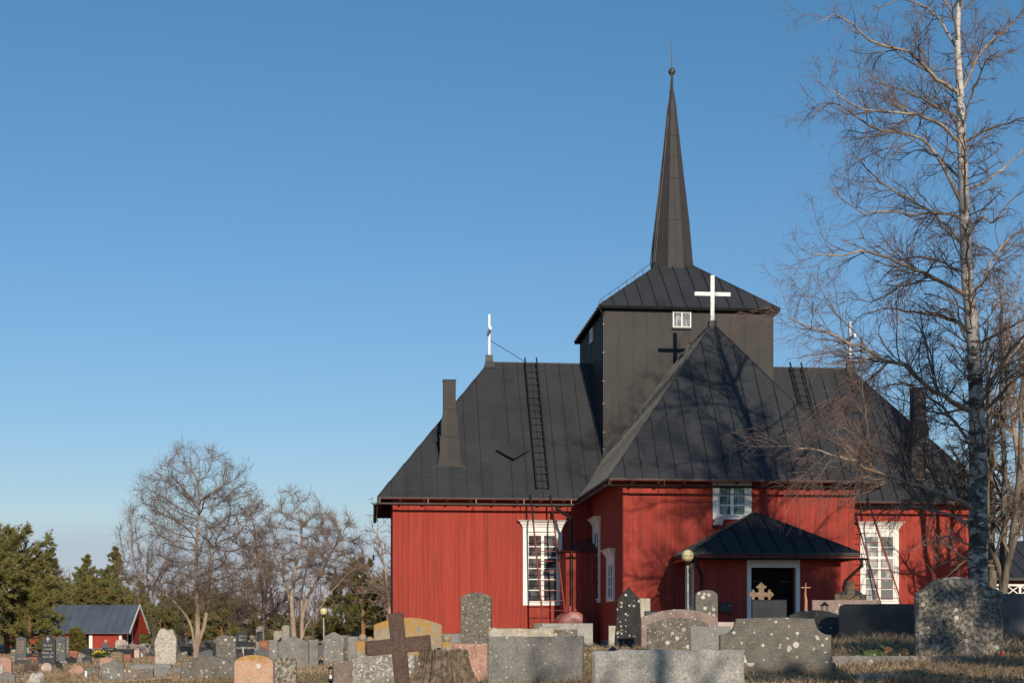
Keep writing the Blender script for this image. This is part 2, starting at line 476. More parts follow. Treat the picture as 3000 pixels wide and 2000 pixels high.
M['orangepink'] = stone_mat('salmon_granite', (0.46, 0.25, 0.16), (0.61, 0.38, 0.27), white=0.25, wsize=8, orange=0.25, topo=0.28, patch=(0.42, 0.38, 0.30), patch_amt=0.25)
M['palepink'] = stone_mat('pale_pink_granite', (0.50, 0.37, 0.32), (0.62, 0.49, 0.43), white=0.08, wsize=20, rugged=0.2)
M['redgran'] = stone_mat('red_granite', (0.26, 0.085, 0.055), (0.36, 0.14, 0.09), white=0.05, wsize=20, rough=0.5)
M['mauve'] = stone_mat('mauve_granite', (0.24, 0.165, 0.145), (0.37, 0.28, 0.245), white=0.16, wsize=22)
M['lichen'] = stone_mat('lichen_dark_stone', (0.10, 0.090, 0.075), (0.18, 0.16, 0.135), white=0.42, wsize=13, orange=0.28, patch=(0.24, 0.22, 0.18), patch_amt=0.3)
M['lichenbig'] = stone_mat('blotched_dark_stone', (0.075, 0.064, 0.052), (0.15, 0.13, 0.105), white=0.5, wsize=10, patch=(0.34, 0.30, 0.245), patch_amt=0.42, orange=0.12)
M['lichenspot'] = stone_mat('white_spotted_stone', (0.12, 0.108, 0.095), (0.20, 0.185, 0.16), white=0.50, wsize=11, orange=0.22)
M['lichenblack'] = stone_mat('spotted_black_stone', (0.024, 0.023, 0.022), (0.05, 0.048, 0.045), white=0.34, wsize=13, orange=0.12, topo=0.14)
M['lichenwhite'] = stone_mat('white_crusted_stone', (0.19, 0.18, 0.165), (0.30, 0.28, 0.25), white=0.5, wsize=26, patch=(0.50, 0.47, 0.39), patch_amt=0.28, orange=0.12)
M['yellow'] = stone_mat('orange_lichen_stone', (0.26, 0.235, 0.20), (0.36, 0.33, 0.28), orange=0.76, topo=0.10)
M['yellowtop'] = stone_mat('yellow_topped_stone', (0.40, 0.37, 0.31), (0.55, 0.51, 0.44), orange=0.52, topo=0.08)
M['brownstone'] = stone_mat('brown_stone', (0.17, 0.13, 0.105), (0.25, 0.20, 0.165), white=0.20, wsize=12, orange=0.2, patch=(0.33, 0.29, 0.24), patch_amt=0.12)
M['whiterough'] = stone_mat('white_rough_stone', (0.44, 0.39, 0.32), (0.62, 0.57, 0.49), orange=0.18, topo=0.1, patch=(0.22, 0.19, 0.16), patch_amt=0.25, rugged=0.9)
M['fieldstone'] = stone_mat('field_stone', (0.24, 0.20, 0.17), (0.42, 0.37, 0.31), white=0.2, wsize=6, orange=0.15)
M['tan'] = plain('tan_sandstone', (0.23, 0.16, 0.10), 0.8, 0.25, 12)
M['rustiron'] = stone_mat('rusty_cast_iron', (0.062, 0.034, 0.026), (0.105, 0.058, 0.044), grain=60, rough=0.55, rugged=0.15, patch=(0.13, 0.055, 0.028), patch_amt=0.05)
M['copper'] = plain('copper', (0.42, 0.21, 0.12), 0.5, 0.15)
M['gold'] = plain('gold_leaf', (0.62, 0.36, 0.08), 0.4, 0.1)
M['silver'] = plain('pale_paint', (0.5, 0.5, 0.48), 0.5, 0.1)
M['candle'] = plain('candle_white', (0.75, 0.75, 0.78), 0.4, 0.05)
M['candlered'] = plain('candle_red', (0.35, 0.02, 0.015), 0.3, 0.05)
M['wood_grey'] = plain('grey_wood', (0.46, 0.41, 0.34), 0.8, 0.2, 10)

def bark_mat(name, c1, c2, sx=9.0, sz=2.0, bumpy=0.5):
    m, nt, b = new_mat(name)
    c = coords(nt, (sx, sx, sz))
    f = noise(nt, c, 1.0, 6, 0.7)
    nt.links.new(mixc(nt, ramp(nt, f, 0.35, 0.65), c1, c2), b.inputs["Base Color"])
    b.inputs["Roughness"].default_value = 0.9
    b.inputs["Specular IOR Level"].default_value = 0.15
    bump(nt, b, f, bumpy, 0.03)
    return m

def birch_mat(name):
    m, nt, b = new_mat(name)
    c = coords(nt, (3.2, 3.2, 6.5), rnd=False)
    f = noise(nt, c, 1.0, 6, 0.62)
    c2 = coords(nt, (3.0, 3.0, 30.0), rnd=False)
    f2 = noise(nt, c2, 1.0, 3, 0.6)
    tc = nt.nodes.new("ShaderNodeTexCoord"); sp = nt.nodes.new("ShaderNodeSeparateXYZ")
    nt.links.new(tc.outputs["Object"], sp.inputs[0])
    low = mth(nt, 'MULTIPLY', ramp(nt, sp.outputs[2], 11.0, 2.0), 0.17)
    col = mixc(nt, ramp(nt, f2, 0.54, 0.64), (0.56, 0.52, 0.47), (0.27, 0.23, 0.20))
    dark = ramp(nt, mth(nt, 'ADD', f, low), 0.61, 0.67)
    col = mixc(nt, dark, col, (0.040, 0.038, 0.034))
    gr = noise(nt, coords(nt, (5, 5, 5), rnd=False), 1.0, 4)
    col = mixc(nt, mth(nt, 'MULTIPLY', mth(nt, 'MULTIPLY', ramp(nt, gr, 0.4, 0.65), low), 5.0), col, (0.15, 0.15, 0.13))
    nt.links.new(col, b.inputs["Base Color"])
    b.inputs["Roughness"].default_value = 0.75
    bump(nt, b, f, 0.6, 0.03)
    return m
M['birch'] = birch_mat('birch_bark')
M['limb'] = bark_mat('birch_limb_bark', (0.20, 0.145, 0.105), (0.45, 0.37, 0.29), 3, 3)
M['branch'] = bark_mat('branch_bark', (0.12, 0.09, 0.07), (0.27, 0.22, 0.175), 4, 4)
M['twig_red'] = plain('birch_twig', (0.19, 0.12, 0.098), 0.8, 0.3, 1.5)
M['trunk'] = bark_mat('maple_bark', (0.26, 0.19, 0.14), (0.42, 0.33, 0.26), 5, 2)
M['trunk_dark'] = bark_mat('dark_bark', (0.085, 0.070, 0.055), (0.20, 0.17, 0.13), 6, 2)
M['twig'] = plain('grey_brown_twig', (0.27, 0.19, 0.15), 0.85, 0.3, 1.0)
M['twig_mid'] = plain('brown_branch', (0.205, 0.145, 0.11), 0.85, 0.3, 1.0)
M['twig_dark'] = plain('dark_twig', (0.11, 0.085, 0.065), 0.85, 0.3, 1.0)
M['twig_far'] = plain('far_bare_wood', (0.17, 0.115, 0.10), 0.9, 0.3, 0.15)
M['pinebark'] = bark_mat('pine_bark', (0.24, 0.115, 0.062), (0.36, 0.20, 0.12), 6, 2)
def leaf_mat(name, c1, c2, c3):
    m, nt, b = new_mat(name)
    g = nt.nodes.new("ShaderNodeNewGeometry")
    c = coords(nt)
    f = noise(nt, c, 0.9, 3)
    col = mixc(nt, g.outputs["Random Per Island"], c1, c2)
    col = mixc(nt, ramp(nt, f, 0.4, 0.7), col, c3)
    nt.links.new(col, b.inputs["Base Color"])
    b.inputs["Roughness"].default_value = 0.7
    b.inputs["Specular IOR Level"].default_value = 0.2
    return m
M['pine'] = leaf_mat('pine_needles', (0.092, 0.100, 0.030), (0.235, 0.21, 0.065), (0.155, 0.150, 0.046))
M['spruce'] = leaf_mat('spruce_needles', (0.095, 0.100, 0.036), (0.22, 0.195, 0.068), (0.15, 0.142, 0.05))
M['juniper'] = leaf_mat('juniper_needles', (0.10, 0.095, 0.025), (0.24, 0.18, 0.055), (0.16, 0.14, 0.04))
M['grass'] = leaf_mat('dry_grass', (0.27, 0.19, 0.115), (0.46, 0.36, 0.25), (0.28, 0.20, 0.12))
M['leaf_green'] = plain('bergenia_green', (0.055, 0.080, 0.020), 0.35, 0.4, 14)
M['leaf_brown'] = plain('bergenia_brown', (0.16, 0.075, 0.035), 0.4, 0.3, 14)
M['leaf_dark'] = plain('bergenia_dark', (0.035, 0.038, 0.022), 0.3, 0.3, 14)

# ground
m, nt, b = new_mat('dry_turf')
c = coords(nt, rnd=False)
f1 = noise(nt, c, 0.35, 5, 0.6); f2 = noise(nt, c, 4.0, 6, 0.7); f3 = noise(nt, c, 40.0, 3, 0.7)
col = mixc(nt, ramp(nt, f2, 0.35, 0.65), (0.27, 0.185, 0.085), (0.46, 0.34, 0.17))
col = mixc(nt, mth(nt, 'MULTIPLY', ramp(nt, f1, 0.5, 0.68), 0.6), col, (0.105, 0.100, 0.030))
col = mixc(nt, mth(nt, 'MULTIPLY', ramp(nt, f3, 0.45, 0.7), 0.6), col, (0.085, 0.055, 0.028))
nt.links.new(col, b.inputs["Base Color"]); b.inputs["Roughness"].default_value = 0.95; b.inputs["Specular IOR Level"].default_value = 0.1
bump(nt, b, mth(nt, 'ADD', f2, mth(nt, 'MULTIPLY', f3, 0.4)), 0.8, 0.06)
M['turf'] = m

# ------------------------------------------------------------------ ground
def build_ground():
    s = np.linspace(-1, 1, 181); xs = 22 * s + 900 * np.sign(s) * np.abs(s) ** 5
    t = np.linspace(0, 1, 201); ys = -60 + 150 * t + 1500 * t ** 6
    X, Y = np.meshgrid(xs, ys)
    V = np.stack([X, Y, zg(X, Y)], -1).reshape(-1, 3)
    nx, ny = len(xs), len(ys)
    i = np.arange(ny - 1)[:, None] * nx + np.arange(nx - 1)[None, :]
    Fq = np.stack([i, i + 1, i + nx + 1, i + nx], -1).reshape(-1, 4)
    o = raw_mesh('ground', V, Fq, M['turf'], smooth=True)
    o["kind"] = "structure"
build_ground()

# ------------------------------------------------------------------ church
YAW, CCX, CCY, BZ = 0.095, 5.993, 55.49, -0.35
HW, OV, EZ, K = 3.59, 0.53, 4.77, 1.306
E = HW + OV
RZ = EZ + E * K
YF, YB, XL, XR = -10.2, 10.2, -10.46, 10.44
church = empty('wooden_church', (CCX, CCY, BZ), YAW, 'red wooden cross-shaped church with black sheet roofs, square tower and slender spire', 'church')
UP = (0, 0, -BZ)

def part(mb, name, mat, smooth=None, uv=False, parent=None, bevel=0.0):
    if parent is None:
        return mb.build(name, M[mat], church, UP, smooth=smooth, uv=uv, bevel=bevel)
    return mb.build(name, M[mat], parent, smooth=smooth, uv=uv, bevel=bevel)

plan = [(-HW, YF), (HW, YF), (HW, -HW), (XR, -HW), (XR, HW), (HW, HW), (HW, YB), (-HW, YB), (-HW, HW), (XL, HW), (XL, -HW), (-HW, -HW)]
mb = MB(); fb = MB()
for i, a in enumerate(plan):
    c_ = plan[(i + 1) % len(plan)]
    zf = -0.08 if abs(a[1]) > 5 or abs(c_[1]) > 5 else 0.13
    mb.quad((a[0], a[1], zf), (c_[0], c_[1], zf), (c_[0], c_[1], 5.32), (a[0], a[1], 5.32))
    k = 0.975 if False else 1.0
    ins = 0.03
    def sh(p):
        return (p[0] - math.copysign(ins, p[0]), p[1] - math.copysign(ins, p[1]))
    a2, c2 = sh(a), sh(c_)
    fb.quad((a2[0], a2[1], -1.2), (c2[0], c2[1], -1.2), (c2[0], c2[1], zf + 0.02), (a2[0], a2[1], zf + 0.02))
part(mb, 'wall', 'red', uv=True)
part(fb, 'foundation', 'found')
# corner boards
for (x, y, sx, sy) in ((-HW, YF, -1, -1), (HW, YF, 1, -1), (XL, -HW, -1, -1), (XR, -HW, 1, -1)):
    mb = MB()
    zb = -0.02 if abs(y) > 5 else 0.16
    mb.box(min(x, x + sx * 0.022), max(x, x + sx * 0.022), y - 0.022, y + 0.14, zb, 5.0)
    mb.box(min(x - sx * 0.14, x), max(x - sx * 0.14, x), y - 0.022, y, zb, 5.0)
    part(mb, 'corner_board', 'red', uv=True)

def slope_seams(mb, poly, spacing, w=0.030, h=0.055, off=0.0):
    P = [Vector(p) for p in poly]
    n = (P[1] - P[0]).cross(P[2] - P[0]).normalized()
    if n.z < 0: n = -n
    s = Vector((-n.y, n.x, 0)).normalized()
    t = n.cross(s)
    o = P[0]
    q = [((p - o).dot(s), (p - o).dot(t)) for p in P]
    s0, s1 = min(a for a, _ in q), max(a for a, _ in q)
    k = math.ceil((s0 + 0.05) / spacing) if off == 0 else (s0 + off) / spacing
    x = k * spacing
    while x < s1 - 0.03:
        ts = []
        for i in range(len(q)):
            (a, b_), (c_, d) = q[i], q[(i + 1) % len(q)]
            if (a - x) * (c_ - x) < 0:
                ts.append(b_ + (d - b_) * (x - a) / (c_ - a))
        ts.sort()
        for i in range(0, len(ts) - 1, 2):
            if ts[i + 1] - ts[i] > 0.12:
                A = o + s * x + t * ts[i] + n * (h / 2 - 0.004)
                B = o + s * x + t * (ts[i + 1] - 0.02) + n * (h / 2 - 0.004)
                mb.bar(A, B, w, h, n)
        x += spacing

def P3(x, y):
    return None
ends = {'F': (YF - OV), 'B': (YB + OV), 'L': (XL - OV), 'R': (XR + OV)}
def arm(key):
    e = abs(ends[key])
    tr = {'F': lambda a, d: (a, -d), 'B': lambda a, d: (-a, d), 'L': lambda a, d: (-d, -a), 'R': lambda a, d: (d, a)}[key]
    def pt(a, d, z): x, y = tr(a, d); return (x, y, z)
    rz = RZ + (0.20 if key == 'F' else 0.0)               # the front gable has crept up a little
    hip = [pt(-E, e, EZ), pt(E, e, EZ), pt(0, e - E, rz)]
    lft = [pt(-E, E, EZ), pt(-E, e, EZ), pt(0, e - E, rz), pt(0, 0, RZ)]
    rgt = [pt(0, e - E, rz), pt(E, e, EZ), pt(E, E, EZ), pt(0, 0, RZ)]
    return hip, lft, rgt, pt, e
roof = MB(); sof = MB(); fas = MB(); seam = MB()
for key in 'FBLR':
    hip, lft, rgt, pt, e = arm(key)
    for poly in (hip, lft, rgt):
        roof.quad(*poly)
        sof.quad(*[(p[0], p[1], p[2] - 0.075) for p in poly][::-1])
        slope_seams(roof, poly, 0.52)
    for a, b_ in ((pt(-E, e, EZ), pt(E, e, EZ)), (pt(-E, E, EZ), pt(-E, e, EZ)), (pt(E, e, EZ), pt(E, E, EZ))):
        roof.quad((a[0], a[1], EZ - 0.035), (b_[0], b_[1], EZ - 0.035), (b_[0], b_[1], EZ), (a[0], a[1], EZ))
        k = 0.992
        fas.quad((a[0], a[1], EZ - 0.075), (b_[0], b_[1], EZ - 0.075), (b_[0], b_[1], EZ - 0.035), (a[0], a[1], EZ - 0.035))
    for a, b_ in ((pt(-E, e, EZ), hip[2]), (pt(E, e, EZ), hip[2]), (hip[2], pt(0, 0, RZ))):
        roof.tube([Vector(a) + Vector((0, 0, 0.01)), Vector(b_) + Vector((0, 0, 0.01))], 0.032, 6)
    # rafter tails
    nr = int((e - E) / 0.8)
    for i in range(nr):
        d = E + 0.5 + i * 0.8
        for s_ in (-1, 1):
            sof.bar(pt(s_ * (E - 0.06), d, EZ - 0.115), pt(s_ * (HW - 0.02), d, EZ - 0.135 + (OV - 0.04) * K), 0.09, 0.10)
    for i in range(int(2 * HW / 0.8) + 1):
        a = -HW + 0.2 + i * 0.8
        sof.bar(pt(a, e - 0.06, EZ - 0.115), pt(a, e - OV - 0.02, EZ - 0.135 + (OV - 0.04) * K), 0.09, 0.10)
ro = part(roof, 'roof', 'roof', uv=True)
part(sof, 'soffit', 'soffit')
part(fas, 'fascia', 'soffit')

# gutters hang just below the eaves on brackets
def gutter(a, b_, z=EZ - 0.21, mat='gutter', r=0.062, brackets=1.6, parent=None):
    a, b_ = Vector((a[0], a[1], z)), Vector((b_[0], b_[1], z))
    g = MB()
    m_ = 12
    t = (b_ - a).normalized(); s = Vector((t.y, -t.x, 0))
    vs_, fs = [], []
    for p in (a, b_):
        for k in range(m_ // 2 + 1):
            an = math.pi + math.pi * k / (m_ // 2)
            vs_.append(p + s * (r * math.cos(an)) + Vector((0, 0, r * math.sin(an))))
        for k in range(m_ // 2 + 1):
            an = 2 * math.pi - math.pi * k / (m_ // 2)
            vs_.append(p + s * ((r - 0.008) * math.cos(an)) + Vector((0, 0, (r - 0.008) * math.sin(an))))
    h = m_ + 2
    for k in range(h):
        fs.append((k, (k + 1) % h, h + (k + 1) % h, h + k))
    fs.append(tuple(range(h))[::-1]); fs.append(tuple(range(h, 2 * h)))
    g.add(vs_, fs)
    L = (b_ - a).length
    n_ = max(2, int(L / brackets))
    for i in range(n_ + 1):
        p = a + t * (0.15 + (L - 0.3) * i / n_)
        g.bar(p + Vector((0, 0, -0.02)) - s * 0.09, p + Vector((0, 0, 0.16)) - s * 0.10, 0.035, 0.02, t)
        g.bar(p - s * 0.09 + Vector((0, 0, 0.01)), p + s * 0.05 + Vector((0, 0, 0.01)), 0.03, 0.012)
    return part(g, 'gutter', mat, smooth=40)
G = 0.09
gutter((-E - G, YF - OV - G), (E + G, YF - OV - G))
gutter((-E - G, -E - G), (-E - G, YF - OV - G))
gutter((E + G, YF - OV - G), (E + G, -E - G))
gutter((XL - OV - G, -E - G), (-E - G, -E - G), mat='gutter_grey')
gutter((E + G, -E - G), (XR + OV + G, -E - G))
gutter((XL - OV - G, E + G), (XL - OV - G, -E - G))
gutter((XR + OV + G, -E - G), (XR + OV + G, E + G))

def pipe(pts, r=0.052):
    p = MB().tube(pts, r, 10)
    for q in pts[1:-1]:
        p.tube([Vector(q) + Vector((0, 0, -0.04)), Vector(q) + Vector((0, 0, 0.04))], r * 1.12, 10)
    return part(p, 'downpipe', 'gutter', smooth=50)
pipe([(-4.88, -4.20, 4.56), (-4.88, -4.28, 4.38), (-4.5, -5.05, 4.02), (-4.5, -5.17, 3.9), (-4.5, -5.17, 2.2), (-4.5, -5.17, 0.9), (-4.72, -5.3, 0.6)])

# tower
T = 3.03
TZ = 11.58
tw = MB()
for (a, b_) in (((-T, -T), (T, -T)), ((T, -T), (T, T)), ((T, T), (-T, T)), ((-T, T), (-T, -T))):
    tw.quad((a[0], a[1], 4.6), (b_[0], b_[1], 4.6), (b_[0], b_[1], TZ), (a[0], a[1], TZ))
tow = part(tw, 'tower', 'tower', uv=True)
ts = MB()
for i in range(13):
    a = -T + 0.02 + i * (2 * T - 0.04) / 12
    for s_ in (-1, 1):
        ts.box(a - 0.012, a + 0.012, s_ * T - 0.015, s_ * T + 0.015, 4.6, TZ - 0.02)
        ts.box(s_ * T - 0.022, s_ * T + 0.022, a - 0.015, a + 0.015, 4.6, TZ - 0.02)
part(ts, 'standing_seam', 'tower', uv=True, parent=tow)
tr = MB(); tev = MB()
TE, SB, SZ = 3.24, 0.60, 13.78
for k in range(4):
    a = k * math.pi / 2
    def rt(x, y, z): return (x * math.cos(a) - y * math.sin(a), x * math.sin(a) + y * math.cos(a), z)
    ez = TZ + 0.06
    poly = [rt(-TE, -TE, ez), rt(TE, -TE, ez), rt(SB, -SB, SZ), rt(-SB, -SB, SZ)]
    tr.quad(*poly)
    tev.quad(rt(-TE, -TE, ez - 0.10), rt(TE, -TE, ez - 0.10), rt(TE, -TE, ez), rt(-TE, -TE, ez))
    tev.quad(rt(-TE, -TE, ez - 0.10), rt(-T + .1, -T + .1, ez - 0.09), rt(T - .1, -T + .1, ez - 0.09), rt(TE, -TE, ez - 0.10))
    slope_seams(tr, poly, 0.52)
    tr.tube([rt(-TE, -TE, ez + .01), rt(-SB, -SB, SZ + .01)], 0.03, 6)
trr = part(tr, 'tower_roof', 'roof', uv=True)
part(tev, 'eave_board', 'eave', parent=trr)
# spire
sp = MB()
prof = [(0.78, 13.50), (0.745, 13.75), (0.71, 14.1), (0.60, 15.5), (0.425, 17.07), (0.285, 18.4), (0.165, 19.6), (0.175, 19.72), (0.12, 20.1), (0.062, 20.5)]
sp.lathe([(r / math.cos(math.pi / 8), z) for r, z in prof], 8, (0, 0, 0), math.pi / 8)
spi = part(sp, 'spire', 'tower', uv=True)
ss = MB()
for k in range(8):
    for off_, q in ((math.pi / 8, 1 / math.cos(math.pi / 8)), (0.0, 1.0)):
        a = k * math.pi / 4 + off_
        pts = [(r * q * math.cos(a), r * q * math.sin(a), z) for r, z in prof[1:7]]
        ss.tube(pts, 0.016 if off_ else 0.011, 5)
for z, r in ((15.45, 0.605), (17.05, 0.428), (18.7, 0.258)):
    ss.lathe([((r + 0.004) / math.cos(math.pi / 8), z), ((r + 0.012) / math.cos(math.pi / 8), z + 0.015), ((r + 0.002) / math.cos(math.pi / 8), z + 0.03)], 8, (0, 0, 0), math.pi / 8, cap=False)
part(ss, 'standing_seam', 'tower', uv=True, parent=spi)
fp = MB(); fp.tube([(0, 0, 20.4), (0, 0, 21.3)], [0.055, 0.045], 10)
fin = part(fp, 'finial_pole', 'tower', smooth=50, uv=True)
fb2 = MB(); fb2.ball((0, 0, 21.17), 0.135)
part(fb2, 'finial_ball', 'brass', smooth=50, parent=fin)
fr_ = MB(); fr_.tube([(0, 0, 21.3), (0.0, 0, 21.9), (-0.02, 0, 22.1), (0.0, 0, 22.25), (0.04, 0, 22.45)], [0.024, 0.02, 0.018, 0.014, 0.008], 6)
part(fr_, 'lightning_rod', 'brass', smooth=50, parent=fin)
wr = MB()
wr.tube([(-0.02, -0.14, 21.15), (-0.10, -0.10, 20.6), (-0.12, -0.12, 20.2), (-0.22, -0.16, 19.6), (-0.50, -0.28, 17.0), (-0.78, -0.40, 13.95)], 0.012, 5)
wr.tube([(-0.78, -0.40, 13.95), (-1.7, -1.75, 13.1), (-3.2, -3.2, 11.85), (-3.30, -3.30, 11.6), (-3.07, -3.07, 11.3), (-3.07, -3.07, 6.4), (-3.4, -3.5, 5.8), (-4.0, -4.1, 4.9)], 0.012, 5)
for z in (11.0, 10.0, 9.0, 8.2, 7.2, 6.6):
    wr.box(-3.11, -3.03, -3.09, -3.05, z, z + 0.02)
for i in range(7):
    f_ = i / 6; x = -1.0 - 2.15 * f_
    wr.tube([(x, x, 13.55 - 1.85 * f_), (x, x, 13.74 - 1.85 * f_)], 0.01, 4)
wr.tube([(-0.84, -0.05, 13.9), (-0.17, -0.02, 19.5)], 0.022, 5)
wr.tube([(-0.73, -0.40, 13.9), (-0.15, -0.1, 19.5)], 0.016, 5)
part(wr, 'lightning_wire', 'gutter_grey')

# windows: a mesh of casing + cornice (the part), sash and panes as sub-parts
def wallM(x, y, ang):
    return Matrix.Translation((x, y, 0)) @ Matrix.Rotation(ang, 4, 'Z')
def window(Mx, w, z0, z1, rows=6, split=2, cornice=True, glass='glass', head=0.30, sill=True, case=0.16, fr=0.045, mid=0.05):
    """local frame: x along the wall, -y outwards"""
    c_ = MB()
    hw = w / 2
    c_.box(-hw, -hw + case, -0.055, 0.01, z0, z1, Mx)
    c_.box(hw - case, hw, -0.055, 0.01, z0, z1, Mx)
    c_.box(-hw + case, hw - case, -0.052, 0.01, z1 - head, z1, Mx)
    c_.box(-hw + case, hw - case, -0.052, 0.01, z0, z0 + (0.10 if case > .1 else case), Mx)
    if sill:
        c_.box(-hw + case - 0.02, hw - case + 0.02, -0.10, -0.053, z0 + 0.10, z0 + 0.135, Mx)
    if cornice:
        pr = [(0.0, 0.0), (0.03, 0.02), (0.04, 0.07), (0.09, 0.13), (0.10, 0.17), (0.17, 0.22), (0.19, 0.24)]
        zb = z1 - 0.06
        ow = [(hw + a, 0.058 + a * 0.9, zb + h_) for a, h_ in pr]
        vv, ff = [], []
        for a, d, z in ow:
            vv += [Mx @ Vector(p) for p in ((-a, 0.01, z), (-a, -d, z), (a, -d, z), (a, 0.01, z))]
        for i in range(len(ow) - 1):
            for k in range(3):
                ff.append((i * 4 + k, i * 4 + k + 1, i * 4 + 5 + k, i * 4 + 4 + k))
        ff.append((0, 3, 2, 1)); q = (len(ow) - 1) * 4; ff.append((q, q + 1, q + 2, q + 3))
        c_.add(vv, ff)
    wo = part(c_, 'window', 'white', bevel=0.0)
    x0, x1 = -hw + case, hw - case
    za, zb_ = z0 + (0.10 if case > .1 else case), z1 - head
    s_ = MB()
    s_.box(x0, x0 + fr, -0.032, 0.0, za, zb_, Mx); s_.box(x1 - fr, x1, -0.032, 0.0, za, zb_, Mx)
    s_.box(x0 + fr, x1 - fr, -0.032, 0.0, zb_ - fr, zb_, Mx); s_.box(x0 + fr, x1 - fr, -0.032, 0.0, za, za + fr, Mx)
    s_.box(-mid, mid, -0.036, 0.0, za + fr, zb_ - fr, Mx)
    H_ = zb_ - za - 2 * fr
    for r in range(1, rows):
        zz = za + fr + H_ * r / rows
        th = 0.038 if (rows == 6 and r == 4) else 0.016
        for xa, xb in ((x0 + fr, -mid), (mid, x1 - fr)):
            s_.box(xa, xb, -0.030, 0.0, zz - th, zz + th, Mx)
    part(s_, 'sash', 'white', parent=wo)
    g_ = MB()
    g_.quad(*[Mx @ Vector(p) for p in ((x0 + 0.01, -0.012, za + 0.01), (x1 - 0.01, -0.012, za + 0.01), (x1 - 0.01, -0.012, zb_ - 0.01), (x0 + 0.01, -0.012, zb_ - 0.01))])
    part(g_, 'pane', glass, parent=wo)
    return wo
window(wallM(-5.30, -HW, 0), 1.37, 1.10, 3.86, glass='glass')
window(wallM(6.73, -HW, 0), 1.40, 1.18, 3.90, glass='glass_pale')
window(wallM(-0.232, YF, 0), 1.21, 3.60, 4.95, rows=3, cornice=False, head=0.30, glass='glass_teal', case=0.17)
window(wallM(-HW, -7.92, R(-90)), 1.36, 1.13, 2.62, rows=3)
window(wallM(-HW, -4.95, R(-90)), 1.40, 1.15, 3.86)
tw1 = window(wallM(-0.27, -T, 0), 0.66, 10.94, 11.51, rows=1, cornice=False, head=0.025, sill=False, case=0.025, fr=0.02, mid=0.022, glass='glass_pale')
window(wallM(-T, -0.1, R(-90)), 0.70, 10.95, 11.45, rows=1, cornice=False, head=0.05, sill=False, case=0.05)
s_ = MB(); s_.box(-0.62, 0.08, -T - 0.10, -T - 0.057, 10.89, 10.945)
part(s_, 'window_sill', 'seam')

# lean-to in the corner of the arms
lt = MB()
lx, ly, lz = -4.68, -5.12, 2.95
lt.quad((lx, -HW, -0.9), (lx, ly, -0.9), (lx, ly, lz), (lx, -HW, lz))
lt.quad((lx, ly, -0.9), (-HW, ly, -0.9), (-HW, ly, lz), (lx, ly, lz))
lean = part(lt, 'lean_to', 'red', uv=True)
l2 = MB()
l2.quad((lx - 0.12, ly - 0.12, lz), (-HW, ly - 0.12, lz), (-HW, -HW, 3.45), (-HW, -HW, 3.45))
l2.quad((lx - 0.12, -HW, lz), (lx - 0.12, ly - 0.12, lz), (-HW, -HW, 3.45), (-HW, -HW, 3.45))
l2.quad((lx - 0.12, ly - 0.12, lz - 0.07), (-HW, ly - 0.12, lz - 0.07), (-HW, ly - 0.12, lz), (lx - 0.12, ly - 0.12, lz))
l2.quad((lx - 0.12, -HW, lz - 0.07), (lx - 0.12, ly - 0.12, lz - 0.07), (lx - 0.12, ly - 0.12, lz), (lx - 0.12, -HW, lz))
l2.quad((lx - 0.12, ly - 0.12, lz - 0.07), (lx - 0.12, -HW, lz - 0.07), (-HW, -HW, lz - 0.069), (-HW, ly - 0.12, lz - 0.07))
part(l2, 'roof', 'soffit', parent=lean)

# porch
px0, px1, pyf, pz = -1.69, 2.38, -12.7, 2.62
pw = MB()
pw.quad((px0, YF, -0.9), (px0, pyf, -0.9), (px0, pyf, pz), (px0, YF, pz))
pw.quad((px1, pyf, -0.9), (px1, YF, -0.9), (px1, YF, pz), (px1, pyf, pz))
for xa, xb, za, zb_ in ((px0, -0.29, -0.9, pz), (1.03, px1, -0.9, pz), (-0.29, 1.03, 2.01, pz)):
    pw.quad((xa, pyf, za), (xb, pyf, za), (xb, pyf, zb_), (xa, pyf, zb_))
for x in (-0.29, 1.03):
    pw.quad((x, pyf, -0.9), (x, pyf + 0.5, -0.9), (x, pyf + 0.5, 2.01), (x, pyf, 2.01))
pw.quad((-0.29, pyf, 2.01), (1.03, pyf, 2.01), (1.03, pyf + 0.5, 2.01), (-0.29, pyf + 0.5, 2.01))
porch = part(pw, 'porch', 'red', uv=True)
pr = MB(); prs = MB()
ex0, ex1, ey, ez = -2.12, 2.80, -13.12, 2.43
pk = (0.36, YF - 0.55, 3.77)
polys = [[(ex0, ey, ez), (ex1, ey, ez), pk], [(ex0, YF, ez), (ex0, ey, ez), pk, (0.36, YF, 3.77)], [(ex1, ey, ez), (ex1, YF, ez), (0.36, YF, 3.77), pk]]
for q in polys:
    pr.quad(*q)
    pr.quad(*[(p[0], p[1], p[2] - 0.10) for p in q][::-1])
    slope_seams(prs, q, 0.52)
for a, b_ in (((ex0, ey), (ex1, ey)), ((ex0, YF), (ex0, ey)), ((ex1, ey), (ex1, YF))):
    pr.quad((a[0], a[1], ez - 0.10), (b_[0], b_[1], ez - 0.10), (b_[0], b_[1], ez), (a[0], a[1], ez))
pr.tube([(ex0, ey, ez + .01), pk], 0.028, 6); pr.tube([(ex1, ey, ez + .01), pk], 0.028, 6)
por = part(pr, 'porch_roof', 'porch_roof', uv=True, parent=porch)
prs.add([], []); 
so_ = prs.build('porch_seam', M['seam'], porch)
pf = MB(); pf.box(ex0 + 0.08, ex1 - 0.08, ey + 0.05, ey + 0.09, ez - 0.20, ez - 0.102); pf.box(ex0 + 0.05, ex0 + 0.09, ey + 0.09, YF, ez - 0.20, ez - 0.102); pf.box(ex1 - 0.09, ex1 - 0.05, ey + 0.09, YF, ez - 0.20, ez - 0.102)
part(pf, 'fascia', 'red_plain', parent=porch)
